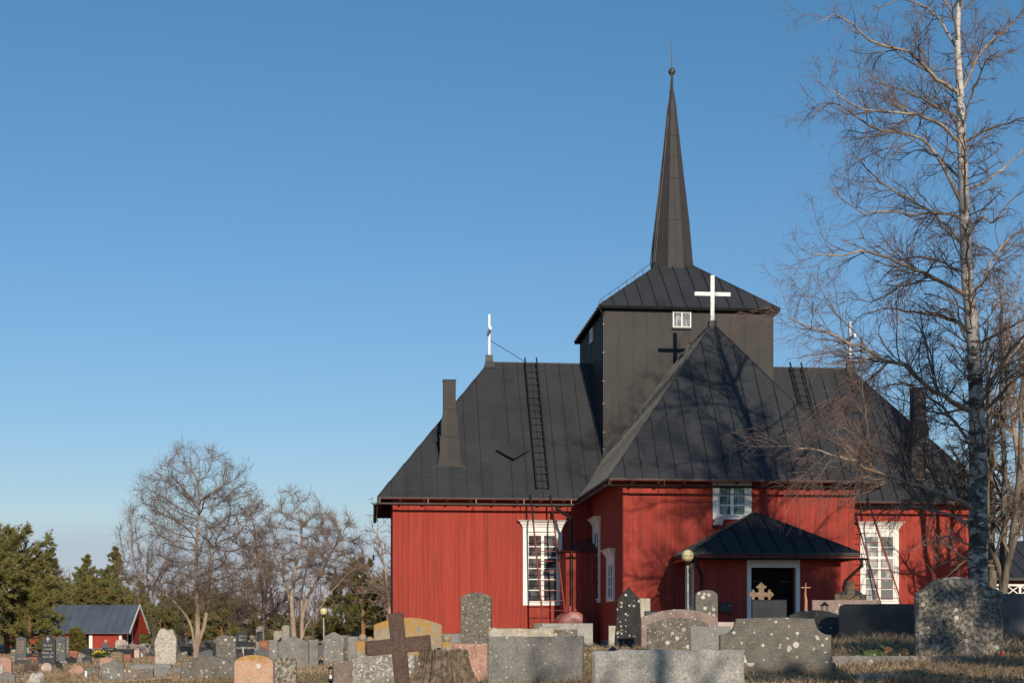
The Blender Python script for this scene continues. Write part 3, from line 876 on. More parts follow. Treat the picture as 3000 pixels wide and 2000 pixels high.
gutter((ex0 - 0.05, ey - 0.08), (ex1 + 0.22, ey - 0.08), z=ez - 0.16, brackets=0.9)
pipe([(-2.0, ey - 0.08, 2.22), (-2.0, ey - 0.08, 2.08), (-1.77, -12.80, 1.78), (-1.77, -12.78, 1.6), (-1.77, -12.78, 0.4), (-1.77, -12.78, -0.3)], 0.045)
pipe([(2.84, ey - 0.08, 2.22), (2.84, ey - 0.08, 2.05), (2.48, -12.80, 1.62), (2.44, -12.78, 1.45), (2.44, -12.78, 0.4), (2.44, -12.78, -0.3)], 0.045)
df = MB()
df.box(-0.41, -0.29, pyf - 0.05, pyf + 0.12, -0.6, 2.30); df.box(1.03, 1.15, pyf - 0.05, pyf + 0.12, -0.6, 2.30)
df.box(-0.29, 1.03, pyf - 0.048, pyf + 0.10, 2.01, 2.30)
df.box(-0.31, 1.05, pyf - 0.065, pyf - 0.048, 2.05, 2.055); df.box(-0.31, -0.30, pyf - 0.062, pyf - 0.05, 2.05, 2.28); df.box(0.93, 0.94, pyf - 0.062, pyf - 0.048, 2.05, 2.28)
part(df, 'door_frame', 'white', parent=porch)
for s_ in (0, 1):
    d = MB()
    xa, xb = ((-0.285, 0.368), (0.374, 1.025))[s_]
    yd = pyf + 0.30
    d.box(xa, xb, yd, yd + 0.05, -0.45, 2.0)
    for i in range(16):                                   # slanting boards
        z0_ = -0.9 + i * 0.19
        sg_ = 1 if s_ == 0 else -1
        p = [(xa + 0.05, z0_ + (0 if sg_ > 0 else 0.55)), (xb - 0.05, z0_ + (0.55 if sg_ > 0 else 0))]
        a, b_ = p
        if min(a[1], b_[1]) < -0.4 or max(a[1], b_[1]) > 1.95: continue
        d.bar((a[0], yd - 0.006, a[1]), (b_[0], yd - 0.006, b_[1]), 0.02, 0.17, (0, 0, 1))
    do = part(d, 'door', 'door')
    h_ = MB()
    xx = xa if s_ == 0 else xb
    sg_ = 1 if s_ == 0 else -1
    h_.box(min(xx, xx + sg_ * 0.38), max(xx, xx + sg_ * 0.38), yd - 0.035, yd - 0.018, 1.60, 1.635)
    h_.box(xx - 0.02, xx + 0.02, yd - 0.04, yd - 0.012, 1.46, 1.66)
    part(h_, 'hinge', 'black_iron', parent=do)
# lattice window in the porch side
Mw = wallM(px0, -10.98, R(-90))
c_ = MB()
c_.box(-0.52, -0.42, -0.05, 0.01, 0.80, 2.2, Mw); c_.box(0.42, 0.52, -0.05, 0.01, 0.80, 2.2, Mw)
c_.box(-0.42, 0.42, -0.048, 0.01, 2.08, 2.2, Mw); c_.box(-0.42, 0.42, -0.048, 0.01, 0.80, 0.92, Mw)
wo = part(c_, 'window', 'white')
l_ = MB()
for i in range(6):
    za, zb_ = 0.92 + i * 1.16 / 6, 0.92 + (i + 1) * 1.16 / 6
    for a, b_ in (((-0.42, za), (0.0, zb_)), ((0.0, za), (-0.42, zb_)), ((0.42, za), (0.0, zb_)), ((0.0, za), (0.42, zb_))):
        l_.bar(Mw @ Vector((a[0], -0.02, a[1])), Mw @ Vector((b_[0], -0.02, b_[1])), 0.02, 0.02)
part(l_, 'lattice', 'white', parent=wo)
g_ = MB(); g_.quad(*[Mw @ Vector(p) for p in ((-0.42, -0.006, 0.92), (0.42, -0.006, 0.92), (0.42, -0.006, 2.08), (-0.42, -0.006, 2.08))])
part(g_, 'pane', 'glass', parent=wo)
# floodlight under the gable window
fl = MB(); Mf = Matrix.Translation((-0.68, YF - 0.20, 3.50)) @ Matrix.Rotation(R(-60), 4, 'Z') @ Matrix.Rotation(R(-30), 4, 'X')
fl.box(-0.13, 0.13, -0.05, 0.05, -0.12, 0.12, Mf); fl.box(-0.15, 0.15, -0.065, -0.052, -0.14, 0.14, Mf)
fl.tube([(-0.68, YF - 0.18, 3.55), (-0.6, YF - 0.05, 3.62), (-0.6, YF, 3.62)], 0.018, 6)
part(fl, 'floodlight', 'steel')
# roof crosses with their sheet-metal feet
def roof_cross(x, y, z, rz):
    c_ = MB()
    Mc = Matrix.Translation((x, y, z)) @ Matrix.Rotation(rz, 4, 'Z')
    c_.box(-0.065, 0.065, -0.038, 0.038, 0.0, 1.54, Mc)
    c_.box(-0.60, -0.065, -0.042, 0.038, 0.86, 0.985, Mc); c_.box(0.065, 0.60, -0.042, 0.038, 0.86, 0.985, Mc)
    o = part(c_, 'roof_cross', 'white')
    f_ = MB()
    f_.lathe([(0.30, -0.45), (0.19, -0.20), (0.17, 0.0), (0.185, 0.0), (0.185, 0.03), (0.02, 0.035)], 4, (x, y, z), rz + math.pi / 4)
    part(f_, 'foot', 'roof', uv=True, parent=o)
roof_cross(0.0, YF - OV + E, RZ + 0.24, 0)
roof_cross(XL - OV + E, 0.0, RZ + 0.24, R(90))
roof_cross(XR + OV - E, 0.0, RZ + 0.24, R(90))
roof_cross(0.0, YB + OV - E, RZ + 0.24, 0)
w_ = MB(); w_.tube([(XL - OV + E, 0.0, RZ + 0.85), (-5.55, -0.05, RZ + 0.05)], 0.012, 5)
part(w_, 'stay_wire', 'gutter')
# chimneys of sheet metal, stepped
def chimney(x):
    c_ = MB()
    yf = -3.24
    def blk(w, y0, y1, z0, z1): c_.box(x - w / 2, x + w / 2, y0, y1, z0, z1)
    blk(0.68, yf, yf + 0.75, 5.6, 6.96)
    blk(0.74, yf - 0.03, yf + 0.78, 6.96, 6.99)
    blk(0.58, yf + 0.05, yf + 0.68, 6.99, 7.50)
    lo = [(x - .29, yf + .05, 7.5), (x + .29, yf + .05, 7.5), (x + .29, yf + .68, 7.5), (x - .29, yf + .68, 7.5)]
    hi = [(x - .215, yf + .12, 7.86), (x + .215, yf + .12, 7.86), (x + .215, yf + .6, 7.86), (x - .215, yf + .6, 7.86)]
    c_.add(lo + hi, [(0, 1, 5, 4), (1, 2, 6, 5), (2, 3, 7, 6), (3, 0, 4, 7)])
    blk(0.43, yf + .12, yf + .60, 7.86, 8.93)
    blk(0.46, yf + .105, yf + .615, 8.93, 8.97)
    # flashing flared at the foot
    for s_ in (-1, 1):
        zb = EZ + (E - 3.24) * K
        c_.add([(x + s_ * .34, yf - .005, zb + .55), (x + s_ * .34, yf - .005, zb - .05), (x + s_ * .72, yf - .09, zb - .08), (x + s_ * .42, yf - .02, zb + .08)], [(0, 1, 2, 3)])
    part(c_, 'chimney', 'tower', uv=True)
chimney(-8.50); chimney(8.42)
# diamond roof hatch
nrm = Vector((0, -K, 1)).normalized(); sl_ = Vector((0, 1, K)).normalized()
cc = Vector((-6.27, -2.80, EZ + (E - 2.80) * K))
h_ = MB()
pts = [cc - sl_ * 0.5, cc + Vector((0.60, 0, 0)), cc + sl_ * 0.5, cc - Vector((0.60, 0, 0))]
lift = [0.20, 0.15, 0.03, 0.15]
vv = [p + nrm * 0.0 for p in pts] + [p + nrm * (l - 0.05) for p, l in zip(pts, lift)] + [p + nrm * l for p, l in zip(pts, lift)]
inner = [cc + (p - cc) * 0.86 for p in pts]
h_.add([p + nrm * l for p, l in zip(pts, lift)] + [p + nrm * (l - 0.04) for p, l in zip(pts, lift)], [(0, 1, 2, 3), (4, 7, 6, 5), (0, 4, 5, 1), (1, 5, 6, 2), (2, 6, 7, 3), (3, 7, 4, 0)])
h_.add(inner + [p + nrm * (l - 0.041) for p, l in zip(inner, lift)], [(0, 1, 5, 4), (1, 2, 6, 5), (2, 3, 7, 6), (3, 0, 4, 7)])
part(h_, 'roof_hatch', 'roof', uv=True)
# roof ladders
def roof_ladder(x, w=0.43):
    l_ = MB()
    a = Vector((x, -E + 0.22, EZ + 0.22 * K)) + nrm * 0.13
    b_ = Vector((x, -0.05, RZ)) + nrm * 0.13 + sl_ * 0.15
    for s_ in (-1, 1):
        o = Vector((s_ * w / 2, 0, 0))
        l_.bar(a + o, b_ + o, 0.045, 0.06, nrm)
        for t in (0.03, 0.35, 0.65, 0.95):
            p = a.lerp(b_, t) + o
            l_.bar(p, p - nrm * 0.14, 0.03, 0.03)
    n_ = 19
    for i in range(n_):
        p = a.lerp(b_, (i + 0.1) / n_)
        l_.tube([p - Vector((w / 2, 0, 0)), p + Vector((w / 2, 0, 0))], 0.016, 6)
    part(l_, 'roof_ladder', 'gutter')
roof_ladder(-5.33); roof_ladder(4.72)

# --- things leaning on / standing by the church (top level), in church coordinates
CM = Matrix.Translation((CCX, CCY, 0)) @ Matrix.Rotation(YAW, 4, 'Z')
def cw(x, y, z=0.0): return CM @ Vector((x, y, z))
def wall_ladder(label, bot, top, wb, wt, stays=False):
    b0 = cw(*bot)
    o = empty('ladder', b0, YAW, label, 'ladder', 'ladders leaning on the church eaves')
    B = Vector((0, 0, 0)); Tp = Vector((top[0] - bot[0], top[1] - bot[1], top[2] - bot[2]))
    dirv = Tp.normalized()
    for s_ in (-1, 1):
        r_ = MB()
        r_.tube([B + Vector((s_ * wb / 2, 0, 0)), Tp * 0.86 + Vector((s_ * (wb + (wt - wb) * 0.86) / 2, 0, 0))], 0.030, 8)
        ro_ = r_.build('rail', M['ladder_red'], o, smooth=50)
        e_ = MB(); e_.tube([Tp * 0.86 + Vector((s_ * (wb + (wt - wb) * 0.86) / 2, 0, 0)), Tp * 1.0 + Vector((s_ * wt / 2, 0, 0)), Tp + dirv * 0.35 + Vector((s_ * wt / 2, 0.05, 0))], 0.031, 8)
        e_.build('rail_end', M['gutter'], ro_, smooth=50)
    n_ = 13
    for i in range(n_):
        t = 0.05 + 0.82 * i / (n_ - 1)
        w = wb + (wt - wb) * t
        p = Tp * t
        MB().tube([p - Vector((w / 2, 0, 0)), p + Vector((w / 2, 0, 0))], 0.013, 6).build('rung', M['ladder_red'], o, smooth=50)
    if stays:
        for s_ in (-1, 1):
            w = MB()
            a = B + Vector((s_ * wb / 2 * 0.95, 0.3, 0)); m_ = Tp * 0.48 + Vector((s_ * wb / 2, 0, 0)); k_ = Tp * 0.48 + Vector((s_ * wb / 2, 0.22, -0.05)); e2 = Tp * 0.95 + Vector((s_ * wt / 2, 0.08, 0))
            w.tube([a, k_, e2], 0.010, 5); w.tube([m_, k_], 0.012, 5)
            w.build('stay', M['ladder_red'], o)
    return o
wall_ladder('rust-red metal ladder leaning on the eave in front of the tall clear-glass window', (-5.05, -5.80, -0.36), (-5.41, -4.28, 4.55), 0.80, 0.70)
wall_ladder('tilted red ladder with stay rods in front of the window beside the birch', (6.78, -5.85, -0.20), (5.86, -4.28, 4.55), 0.80, 0.62, stays=True)

# red oil tank
p = cw(-4.52, -5.9, gz(*cw(-4.52, -5.9).xy))
tk = empty('oil_tank', p, YAW, 'round red oil tank with filler cap standing at the church corner', 'tank')
mb = MB()
prof = [(0.01, -0.03), (0.30, -0.022), (0.53, -0.005), (0.57, 0.015), (0.585, 0.05), (0.585, 1.25), (0.5, 1.35), (0.01, 1.4)]
m_ = MB().lathe(prof, 32, cap=False)
V_ = np.concatenate(m_.v); V_ = np.stack([V_[:, 0], V_[:, 2], V_[:, 1]], -1) + np.array([0, -0.0, 0.62])
mb.add(V_, [f[::-1] for f in m_.f])
tb = mb.build('body', M['tank'], tk, smooth=35)
MB().tube([(-0.10, 0.2, 1.12), (-0.10, 0.2, 1.30)], 0.062, 12).tube([(-0.10, 0.2, 1.30), (-0.10, 0.2, 1.36)], 0.075, 12).build('filler_cap', M['tank'], tk, smooth=40)
MB().tube([(0.07, 0.2, 1.15), (0.07, 0.2, 1.25)], 0.03, 8).box(0.03, 0.11, 0.15, 0.25, 1.23, 1.26).build('vent_cap', M['tank'], tk)
for s_ in (-1, 1):
    MB().box(s_ * 0.3 - 0.05, s_ * 0.3 + 0.05, 0.2, 1.1, 0.0, 0.16).build('leg', M['tank'], tk)
# letter box on the porch wall
p = cw(-1.04, -12.71, 0.84)
mbx = empty('letter_box', p, YAW, 'dark metal letter box on the red porch wall', 'letter box')
MB().box(-0.175, 0.175, -0.13, 0.0, -0.135, 0.125).build('body', M['mailbox'], mbx, bevel=0.008)
MB().box(-0.18, 0.18, -0.14, 0.005, 0.127, 0.145).build('lid', M['mailbox'], mbx, bevel=0.004)
MB().box(0.06, 0.13, -0.134, -0.131, 0.06, 0.085).build('name_plate', M['silver'], mbx)
# globe lamps
def globe_lamp(px, Y, zt, r, label, seam_=True):
    X = (px - CX) / F * Y
    g0 = gz(X, Y)
    o = empty('globe_lamp', (X, Y, g0), 0.1, label, 'lamp post', 'globe lamps in the churchyard')
    h = zt - g0
    pl = MB().tube([(0.02, 0, -0.1), (0.0, 0, h - r - 0.02)], [0.032, 0.026], 10).build('pole', M['wood_grey' if Y < 50 else 'steel'], o, smooth=50)
    MB().lathe([(0.05, h - r - 0.09), (0.085, h - r - 0.05), (0.09, h - r + 0.02)], 16).build('collar', M['gutter'], o, smooth=40)
    MB().ball((0, 0, h), r, 28, 18).build('globe', M['globe'], o, smooth=60)
    MB().lathe([(r * 1.002, h - 0.012), (r * 1.02, h - 0.008), (r * 1.02, h + 0.002), (r * 1.002, h + 0.004)], 28, cap=False).build('globe_seam', M['brass'], o)
globe_lamp(2014.6, 40.0, 2.195, 0.166, 'pale yellow globe lamp on a thin post in front of the porch')
globe_lamp(948, 66.0, 1.14, 0.167, 'pale yellow globe lamp on a thin post near the far stone wall')

# ------------------------------------------------------------------ trees
def unit(v):
    return v / np.maximum(np.linalg.norm(v, axis=-1, keepdims=True), 1e-9)

def tubes(P, Rr, m):
    """P (B,n,3), Rr (B,n) -> verts, quads"""
    B, n, _ = P.shape
    T = np.empty_like(P)
    T[:, 1:-1] = P[:, 2:] - P[:, :-2]
    T[:, 0] = P[:, 1] - P[:, 0]; T[:, -1] = P[:, -1] - P[:, -2]
    T = unit(T)
    ref = np.where(np.abs(T[:, :1, 2:3]) < 0.8, np.array([0, 0, 1.0]), np.array([1.0, 0, 0]))
    ref = np.broadcast_to(ref, T.shape)
    S = unit(np.cross(T, ref)); Bn = np.cross(T, S)
    a = 2 * np.pi * np.arange(m) / m
    V = P[:, :, None, :] + Rr[:, :, None, None] * (S[:, :, None, :] * np.cos(a)[:, None] + Bn[:, :, None, :] * np.sin(a)[:, None])
    idx = np.arange(B * n * m).reshape(B, n, m)
    q = np.stack([idx[:, :-1, :], np.roll(idx, -1, 2)[:, :-1, :], np.roll(idx, -1, 2)[:, 1:, :], idx[:, 1:, :]], -1).reshape(-1, 4)
    return V.reshape(-1, 3), q

class Wood:
    def __init__(self): self.V, self.Q, self.k = [], [], 0
    def add(self, P, Rr, m):
        if len(P) == 0: return
        v, q = tubes(P, Rr, m)
        self.V.append(v); self.Q.append(q + self.k); self.k += len(v)
    def build(self, name, mat, parent, smooth=True):
        return raw_mesh(name, np.concatenate(self.V), np.concatenate(self.Q), mat, parent, smooth=smooth)

def resample(pts, n):
    pts = np.asarray(pts, float)
    d = np.concatenate([[0], np.cumsum(np.linalg.norm(np.diff(pts, axis=0), axis=1))])
    t = np.linspace(0, d[-1], n)
    return np.stack([np.interp(t, d, pts[:, i]) for i in range(3)], -1)

def smooth_line(P, it=2):
    P = P.copy()
    for _ in range(it):
        P[..., 1:-1, :] = 0.25 * P[..., :-2, :] + 0.5 * P[..., 1:-1, :] + 0.25 * P[..., 2:, :]
    return P

def sprout(P, Rr, count, rng, tmin=0.2, tmax=1.0, length=(0.5, 1.0), ang=(45, 15), npts=5, wig=0.25, trop=(0, 0, 0.1), rr=0.5, rmin=0.003, taper=0.35, fall=0.55, flat=0.0, tipbias=0.0):
    """children growing from random places along parents. length is relative to the parent's length"""
    B, n, _ = P.shape
    L = np.linalg.norm(np.diff(P, axis=1), axis=2).sum(1)
    pi = rng.choice(B, count, p=L / L.sum())
    t = tmin + (tmax - tmin) * rng.random(count) ** (1.0 / (1.0 + tipbias))
    f = t * (n - 1); i = np.minimum(f.astype(int), n - 2); w = (f - i)[:, None]
    base = P[pi, i] * (1 - w) + P[pi, i + 1] * w
    rb = Rr[pi, i] * (1 - w[:, 0]) + Rr[pi, i + 1] * w[:, 0]
    tan = unit(P[pi, i + 1] - P[pi, i])
    rv = rng.normal(size=(count, 3)); rv[:, 2] *= (1 - flat)
    perp = unit(rv - (rv * tan).sum(1, keepdims=True) * tan)
    a = np.radians(rng.normal(ang[0], ang[1], count))[:, None]
    d = unit(tan * np.cos(a) + perp * np.sin(a))
    ln = L[pi] * (length[0] + (length[1] - length[0]) * rng.random(count)) * (1 - fall * t)
    st = ln / (npts - 1)
    pts = [base]
    trop = np.asarray(trop, float)
    for k in range(npts - 1):
        d = unit(d + rng.normal(size=(count, 3)) * wig + trop)
        pts.append(pts[-1] + d * st[:, None])
    C = np.stack(pts, 1)
    r0 = np.maximum(rb * rr, rmin)
    RR = r0[:, None] * np.linspace(1, taper, npts)[None, :]
    return C, np.maximum(RR, rmin * 0.7)

def limbs_from(lines, r0s, n, rng, wob=0.03, rtip=0.012):
    P = np.stack([smooth_line(resample(l, n), 1) for l in lines])
    L = np.linalg.norm(np.diff(P, axis=1), axis=2).sum(1)
    j = rng.normal(size=P.shape) * wob * L[:, None, None] / n * 2.0
    j[:, 0] = 0
    P = P + j
    t = np.linspace(0, 1, n)
    RR = np.asarray(r0s)[:, None] * (1 - t) ** 0.8 + rtip
    return P, RR

def bare_tree(name, label, loc, seed, trunks, n1, n2, n3, n4, mats, cat='tree', group=None, l1=(0.45, 0.75), l2=(0.35, 0.6), l3=(0.35, 0.6), l4=(0.4, 0.7), a1=(55, 12), a2=(45, 15), up=0.10, droop=-0.0, wig=0.22, rmin=0.004, t1=0.25, flat=0.0, fall1=0.6):
    """trunks: list of (polyline relative to loc, base radius)"""
    rng = np.random.default_rng(seed)
    root = empty(name, loc, 0, label, cat, group)
    TP, TR = limbs_from([t[0] for t in trunks], [t[1] for t in trunks], 14, rng, 0.02, 0.015)
    w = Wood(); w.add(TP, TR, 9)
    w.build('trunk', mats[0], root)
    P1, R1 = sprout(TP, TR, n1, rng, t1, 1.0, l1, a1, 9, wig * 0.7, (0, 0, up), 0.55, 0.012, 0.25, fall1, flat)
    P2, R2 = sprout(P1, R1, n2, rng, 0.12, 1.0, l2, a2, 7, wig, (0, 0, up * 0.6), 0.6, rmin * 1.7, 0.35)
    P3, R3 = sprout(P2, R2, n3, rng, 0.1, 1.0, l3, (42, 15), 5, wig, (0, 0, up * 0.3 + droop), 0.65, rmin * 1.2, 0.5)
    w = Wood(); w.add(P1, R1, 6); w.add(P2, R2, 4)
    br = w.build('branches', mats[1], root)
    w = Wood(); w.add(P3, R3, 3)
    if n4:
        P4, R4 = sprout(P3, R3, n4, rng, 0.1, 1.0, l4, (40, 15), 4, wig, (0, 0, droop * 1.6), 0.7, rmin, 0.7)
        w.add(P4, R4, 3)
    w.build('twigs', mats[2], root)
    return root

# --- the big birch beside the church
def birch():
    rng = np.random.default_rng(11)
    Yb = 34.0
    g0 = gz(10.7, Yb)
    base = Vector((10.70, Yb, g0))
    root = empty('birch_tree', base, 0, 'tall bare birch with white bark and drooping reddish twigs at the right of the church', 'tree')
    def w8(x, y, dy=0.0): p = at(2200 + x / 1.7425, y / 1.7425, Yb + dy); return np.array(p - base)
    def w7(x, y, dy=0.0): p = at(2200 + x / 2.24, 900 + y / 2.24, Yb + dy); return np.array(p - base)
    tl = [(0, 0, -0.2), w7(1490, 1560), w7(1490, 1000), w7(1480, 600), w7(1462, 250), w7(1450, 60), w8(1105, 1480), w8(1088, 1000), w8(1075, 700), w8(1065, 400), w8(1050, 200), w8(1062, 0), w8(1075, -250), w8(1080, -500)]
    tr_ = [0.235, 0.215, 0.195, 0.178, 0.160, 0.148, 0.140, 0.118, 0.100, 0.082, 0.066, 0.052, 0.036, 0.012]
    n = 60
    TP = resample(tl, n)[None]
    d = np.concatenate([[0], np.cumsum(np.linalg.norm(np.diff(np.array([np.array(q) for q in tl]), axis=0), axis=1))])
    TR = np.interp(np.linspace(0, d[-1], n), d, tr_)[None]
    TP = smooth_line(TP, 3)
    TR = TR * (1 + 0.03 * rng.normal(size=TR.shape))
    w = Wood(); w.add(TP, TR, 14); w.build('trunk', M['birch'], root)
    Ls = [
        ([w8(1050, 480), w8(900, 370, -.5), w8(830, 275, -.8), w8(790, 255, -.9), w8(620, 225, -1.2), w8(580, 190, -1.3), w8(520, 125, -1.4), w8(430, 65, -1.5), w8(330, 120, -1.6)], .052),
        ([w8(1055, 640), w8(1000, 570, .4), w8(900, 520, .8), w8(830, 480, 1.), w8(680, 435, 1.3), w8(620, 380, 1.4), w8(540, 335, 1.5)], .036),
        ([w8(1065, 730), w8(960, 620, -.3), w8(840, 585, -.6), w8(720, 575, -.9), w8(560, 565, -1.2), w8(450, 490, -1.3), w8(350, 420, -1.4)], .045),
        ([w8(1052, 1010), w8(1010, 900, .3), w8(940, 770, .6), w8(860, 700, .9), w8(760, 670, 1.1), w8(630, 665, 1.3), w8(500, 560, 1.5), w8(400, 500, 1.6), w8(300, 620, 1.8)], .055),
        ([w8(1070, 1100), w8(950, 1085, -.5), w8(830, 1095, -.9), w8(700, 1075, -1.2), w8(580, 1095, -1.5), w8(480, 1030, -1.8), w8(400, 960, -1.9)], .036),
        ([w8(1075, 1240), w8(980, 1130, .3), w8(880, 1050, .6), w8(780, 1000, .9), w8(650, 930, 1.2), w8(560, 830, 1.4), w8(500, 760, 1.5)], .046),
        ([w8(1080, 1490), w8(960, 1430, -.4), w8(870, 1395, -.8), w8(780, 1350, -1.1), w8(690, 1310, -1.4), w8(560, 1280, -1.7), w8(430, 1320, -2.), w8(360, 1270, -2.1), w8(280, 1300, -2.3)], .056),
        ([w8(1075, 1390), w8(960, 1330, .5), w8(850, 1310, .9), w8(760, 1330, 1.3), w8(640, 1250, 1.7)], .040),
        ([w8(1085, 460), w8(1130, 340, .3), w8(1190, 240, .5), w8(1300, 160, .8), w8(1394, 60, 1.0), w8(1480, -60, 1.2)], .045),
        ([w8(1090, 730), w8(1200, 660, -.5), w8(1300, 635, -.9), w8(1394, 600, -1.2), w8(1500, 600, -1.6)], .036),
        ([w8(1105, 960), w8(1200, 930, .4), w8(1300, 850, .8), w8(1394, 760, 1.2), w8(1500, 700, 1.5)], .038),
        ([w8(1120, 1190), w8(1180, 1100, -.3), w8(1230, 1150, -.5), w8(1330, 1010, -.9), w8(1430, 960, -1.2)], .036),
        ([w8(1115, 1500), w8(1180, 1440, .3), w8(1240, 1310, .7), w8(1300, 1230, 1.1), w8(1394, 1170, 1.5), w8(1500, 1120, 1.8)], .045),
        ([w8(1055, 250), w8(1000, 150, .3), w8(950, 80, .5), w8(860, 20, .8), w8(760, -10, 1.1), w8(640, 60, 1.3)], .036),
        ([w8(1060, 150), w8(1010, 40, -.3), w8(950, -60, -.6), w8(800, -140, -.9)], .030),
        ([w8(1065, 60), w8(1110, -80, -.4), w8(1220, -180, -.8)], .030),
        ([w7(1420, 160), w7(1380, 110, .4), w7(1260, 60, .9), w7(1150, 40, 1.3), w7(1000, 20, 1.7), w7(870, 0, 2.1), w7(700, 60, 2.4)], .060),
        ([w7(1430, 680), w7(1300, 610, -.4), w7(1180, 540, -.8), w7(1080, 450, -1.1), w7(1000, 370, -1.4), w7(850, 310, -1.8), w7(700, 270, -2.2), w7(560, 200, -2.5), w7(450, 150, -2.8), w7(330, 110, -3.1), w7(240, 60, -3.3)], .075),
        ([w7(1440, 600), w7(1340, 690, .5), w7(1180, 690, 1.0), w7(1080, 640, 1.4), w7(960, 600, 1.8), w7(850, 560, 2.1)], .035),
        ([w7(1440, 1290), w7(1330, 1250, -.6), w7(1150, 1180, -1.3), w7(930, 1120, -2.1), w7(780, 1060, -2.7), w7(690, 1030, -3.0), w7(560, 980, -3.4), w7(450, 940, -3.8), w7(360, 900, -4.1), w7(300, 930, -4.3)], .075),
        ([w7(1450, 1190), w7(1300, 1080, .5), w7(1180, 1100, 1.), w7(1000, 1020, 1.6), w7(860, 950, 2.1), w7(760, 960, 2.4)], .048),
        ([w7(1440, 1420), w7(1340, 1370, .5), w7(1200, 1330, 1.1), w7(1000, 1290, 1.8), w7(850, 1330, 2.3)], .042),
        ([w7(1450, 1560), w7(1400, 1540, -.4), w7(1280, 1500, -.9), w7(1130, 1560, -1.5), w7(1000, 1600, -1.9)], .028),
        ([w7(1450, 1650), w7(1350, 1640, .3), w7(1180, 1720, .8), w7(1050, 1740, 1.1)], .020),
        ([w7(1500, 240), w7(1640, 160, -.5), w7(1792, 80, -1.0), w7(1900, 60, -1.3)], .045),
        ([w7(1520, 560), w7(1600, 460, .4), w7(1700, 330, .8), w7(1792, 200, 1.2), w7(1900, 120, 1.5)], .050),
        ([w7(1530, 690), w7(1620, 590, -.5), w7(1700, 500, -1.0), w7(1792, 430, -1.4), w7(1900, 330, -1.8)], .050),
        ([w7(1500, 900), w7(1640, 880, .5), w7(1780, 800, 1.0)], .040),
    ]
    # limbs reaching towards and away from the viewer
    for i in range(10):
        k = int(16 + 3.6 * i); p = TP[0, k]
        sgn = -1 if i % 2 else 1
        a = rng.uniform(-0.5, 0.5)
        l = 3.6 - 0.22 * i
        dirv = np.array([math.sin(a), sgn * math.cos(a), 0.0])
        Ls.append(([p, p + dirv * l * .35 + [0, 0, .35 * l], p + dirv * l * .7 + [0, 0, .55 * l], p + dirv * l + [0, 0, .5 * l]], .045 - .002 * i))
    for l, _ in Ls[:28]:                                  # every limb is rooted in the trunk
        st = np.asarray(l[0]); k = int(np.argmin(np.abs(TP[0, :, 2] - (st[2] - .10)))); l.insert(0, TP[0, k])
    P1, R1 = limbs_from([l for l, _ in Ls], [r * .74 for _, r in Ls], 18, rng, 0.035, 0.007)
    w = Wood(); w.add(P1, R1, 7); w.build('limbs', M['limb'], root)
    P2, R2 = sprout(P1, R1, 560, rng, 0.16, 1.0, (0.18, 0.46), (44, 14), 9, 0.15, (0, 0, 0.06), 0.5, 0.0065, 0.35, 0.40)
    P2b, R2b = sprout(TP, TR, 60, rng, 0.25, 0.97, (0.03, 0.10), (55, 14), 9, 0.16, (0, 0, 0.05), 0.2, 0.008, 0.4, 0.3)
    P2 = np.concatenate([P2, P2b]); R2 = np.minimum(np.concatenate([R2, R2b]), 0.015)
    w = Wood(); w.add(P2, R2, 5); w.build('branches', M['branch'], root)
    P3, R3 = sprout(P2, R2, 3600, rng, 0.12, 1.0, (0.26, 0.60), (40, 13), 7, 0.12, (0, 0, -0.035), 0.6, 0.0036, 0.55, 0.35)
    P4, R4 = sprout(P3, R3, 13500, rng, 0.08, 1.0, (0.45, 1.0), (34, 12), 6, 0.10, (0, 0, -0.13), 0.65, 0.0024, 0.8, 0.35)
    w = Wood(); w.add(P3, R3, 3); w.add(P4, R4, 3); w.build('twigs', M['twig_red'], root)
birch()

def tpx(loc, pts, Y):
    """polyline of picture points at distance Y relative to loc"""
    return [np.array(at(x, y, Y + (dy[0] if dy else 0)) - Vector(loc)) for x, y, *dy in pts]

# trees at the right edge, behind the birch
def loc_on_ground(px, Y):
    X = (px - CX) / F * Y
    return (X, Y, gz(X, Y) - 0.05)
L = loc_on_ground(2937, 40.0)
bare_tree('bare_tree', 'lichen-grey bare tree forking low into several stems just right of the birch', L, 5,
          [([(0, 0, 0)] + tpx(L, [(2938, 1735), (2941, 1690)], 40) + tpx(L, p, 40), r) for p, r in (
              ([(2912, 1630), (2900, 1570), (2893, 1520, .3), (2890, 1380, .5), (2905, 1180, .7), (2890, 1010, .8)], .085),
              ([(2944, 1600, .3), (2940, 1480, .6), (2945, 1330, .9), (2930, 1120, 1.2), (2940, 930, 1.3), (2925, 800, 1.4)], .095),
              ([(2965, 1620, -.2), (2972, 1500, -.5), (2985, 1350, -.8), (2990, 1150, -1.1), (3010, 950, -1.3)], .10),
              ([(2960, 1630, .5), (2985, 1540, 1.0), (3020, 1430, 1.4), (3060, 1280, 1.8)], .085))],
          44, 320, 1800, 3200, (M['trunk_dark'], M['branch'], M['twig_dark']), group='bare trees at the right of the church', l1=(0.18, 0.4), a1=(40, 14), up=0.10, wig=0.30, rmin=0.0045)
L = loc_on_ground(2906, 42.0)
bare_tree('bare_tree', 'dark straight bare trunk standing between the birch and the forked grey tree', L, 6,
          [([(0, 0, 0)] + tpx(L, [(2906, 1700), (2904, 1500), (2908, 1350), (2900, 1180, .2), (2886, 1050, .4), (2895, 930, .5)], 42), .13)],
          26, 160, 900, 1500, (M['trunk_dark'], M['branch'], M['twig_dark']), group='bare trees at the right of the church', l1=(0.18, 0.38), a1=(50, 14), up=0.08, wig=0.30, rmin=0.0045)
L = loc_on_ground(3030, 47.0)
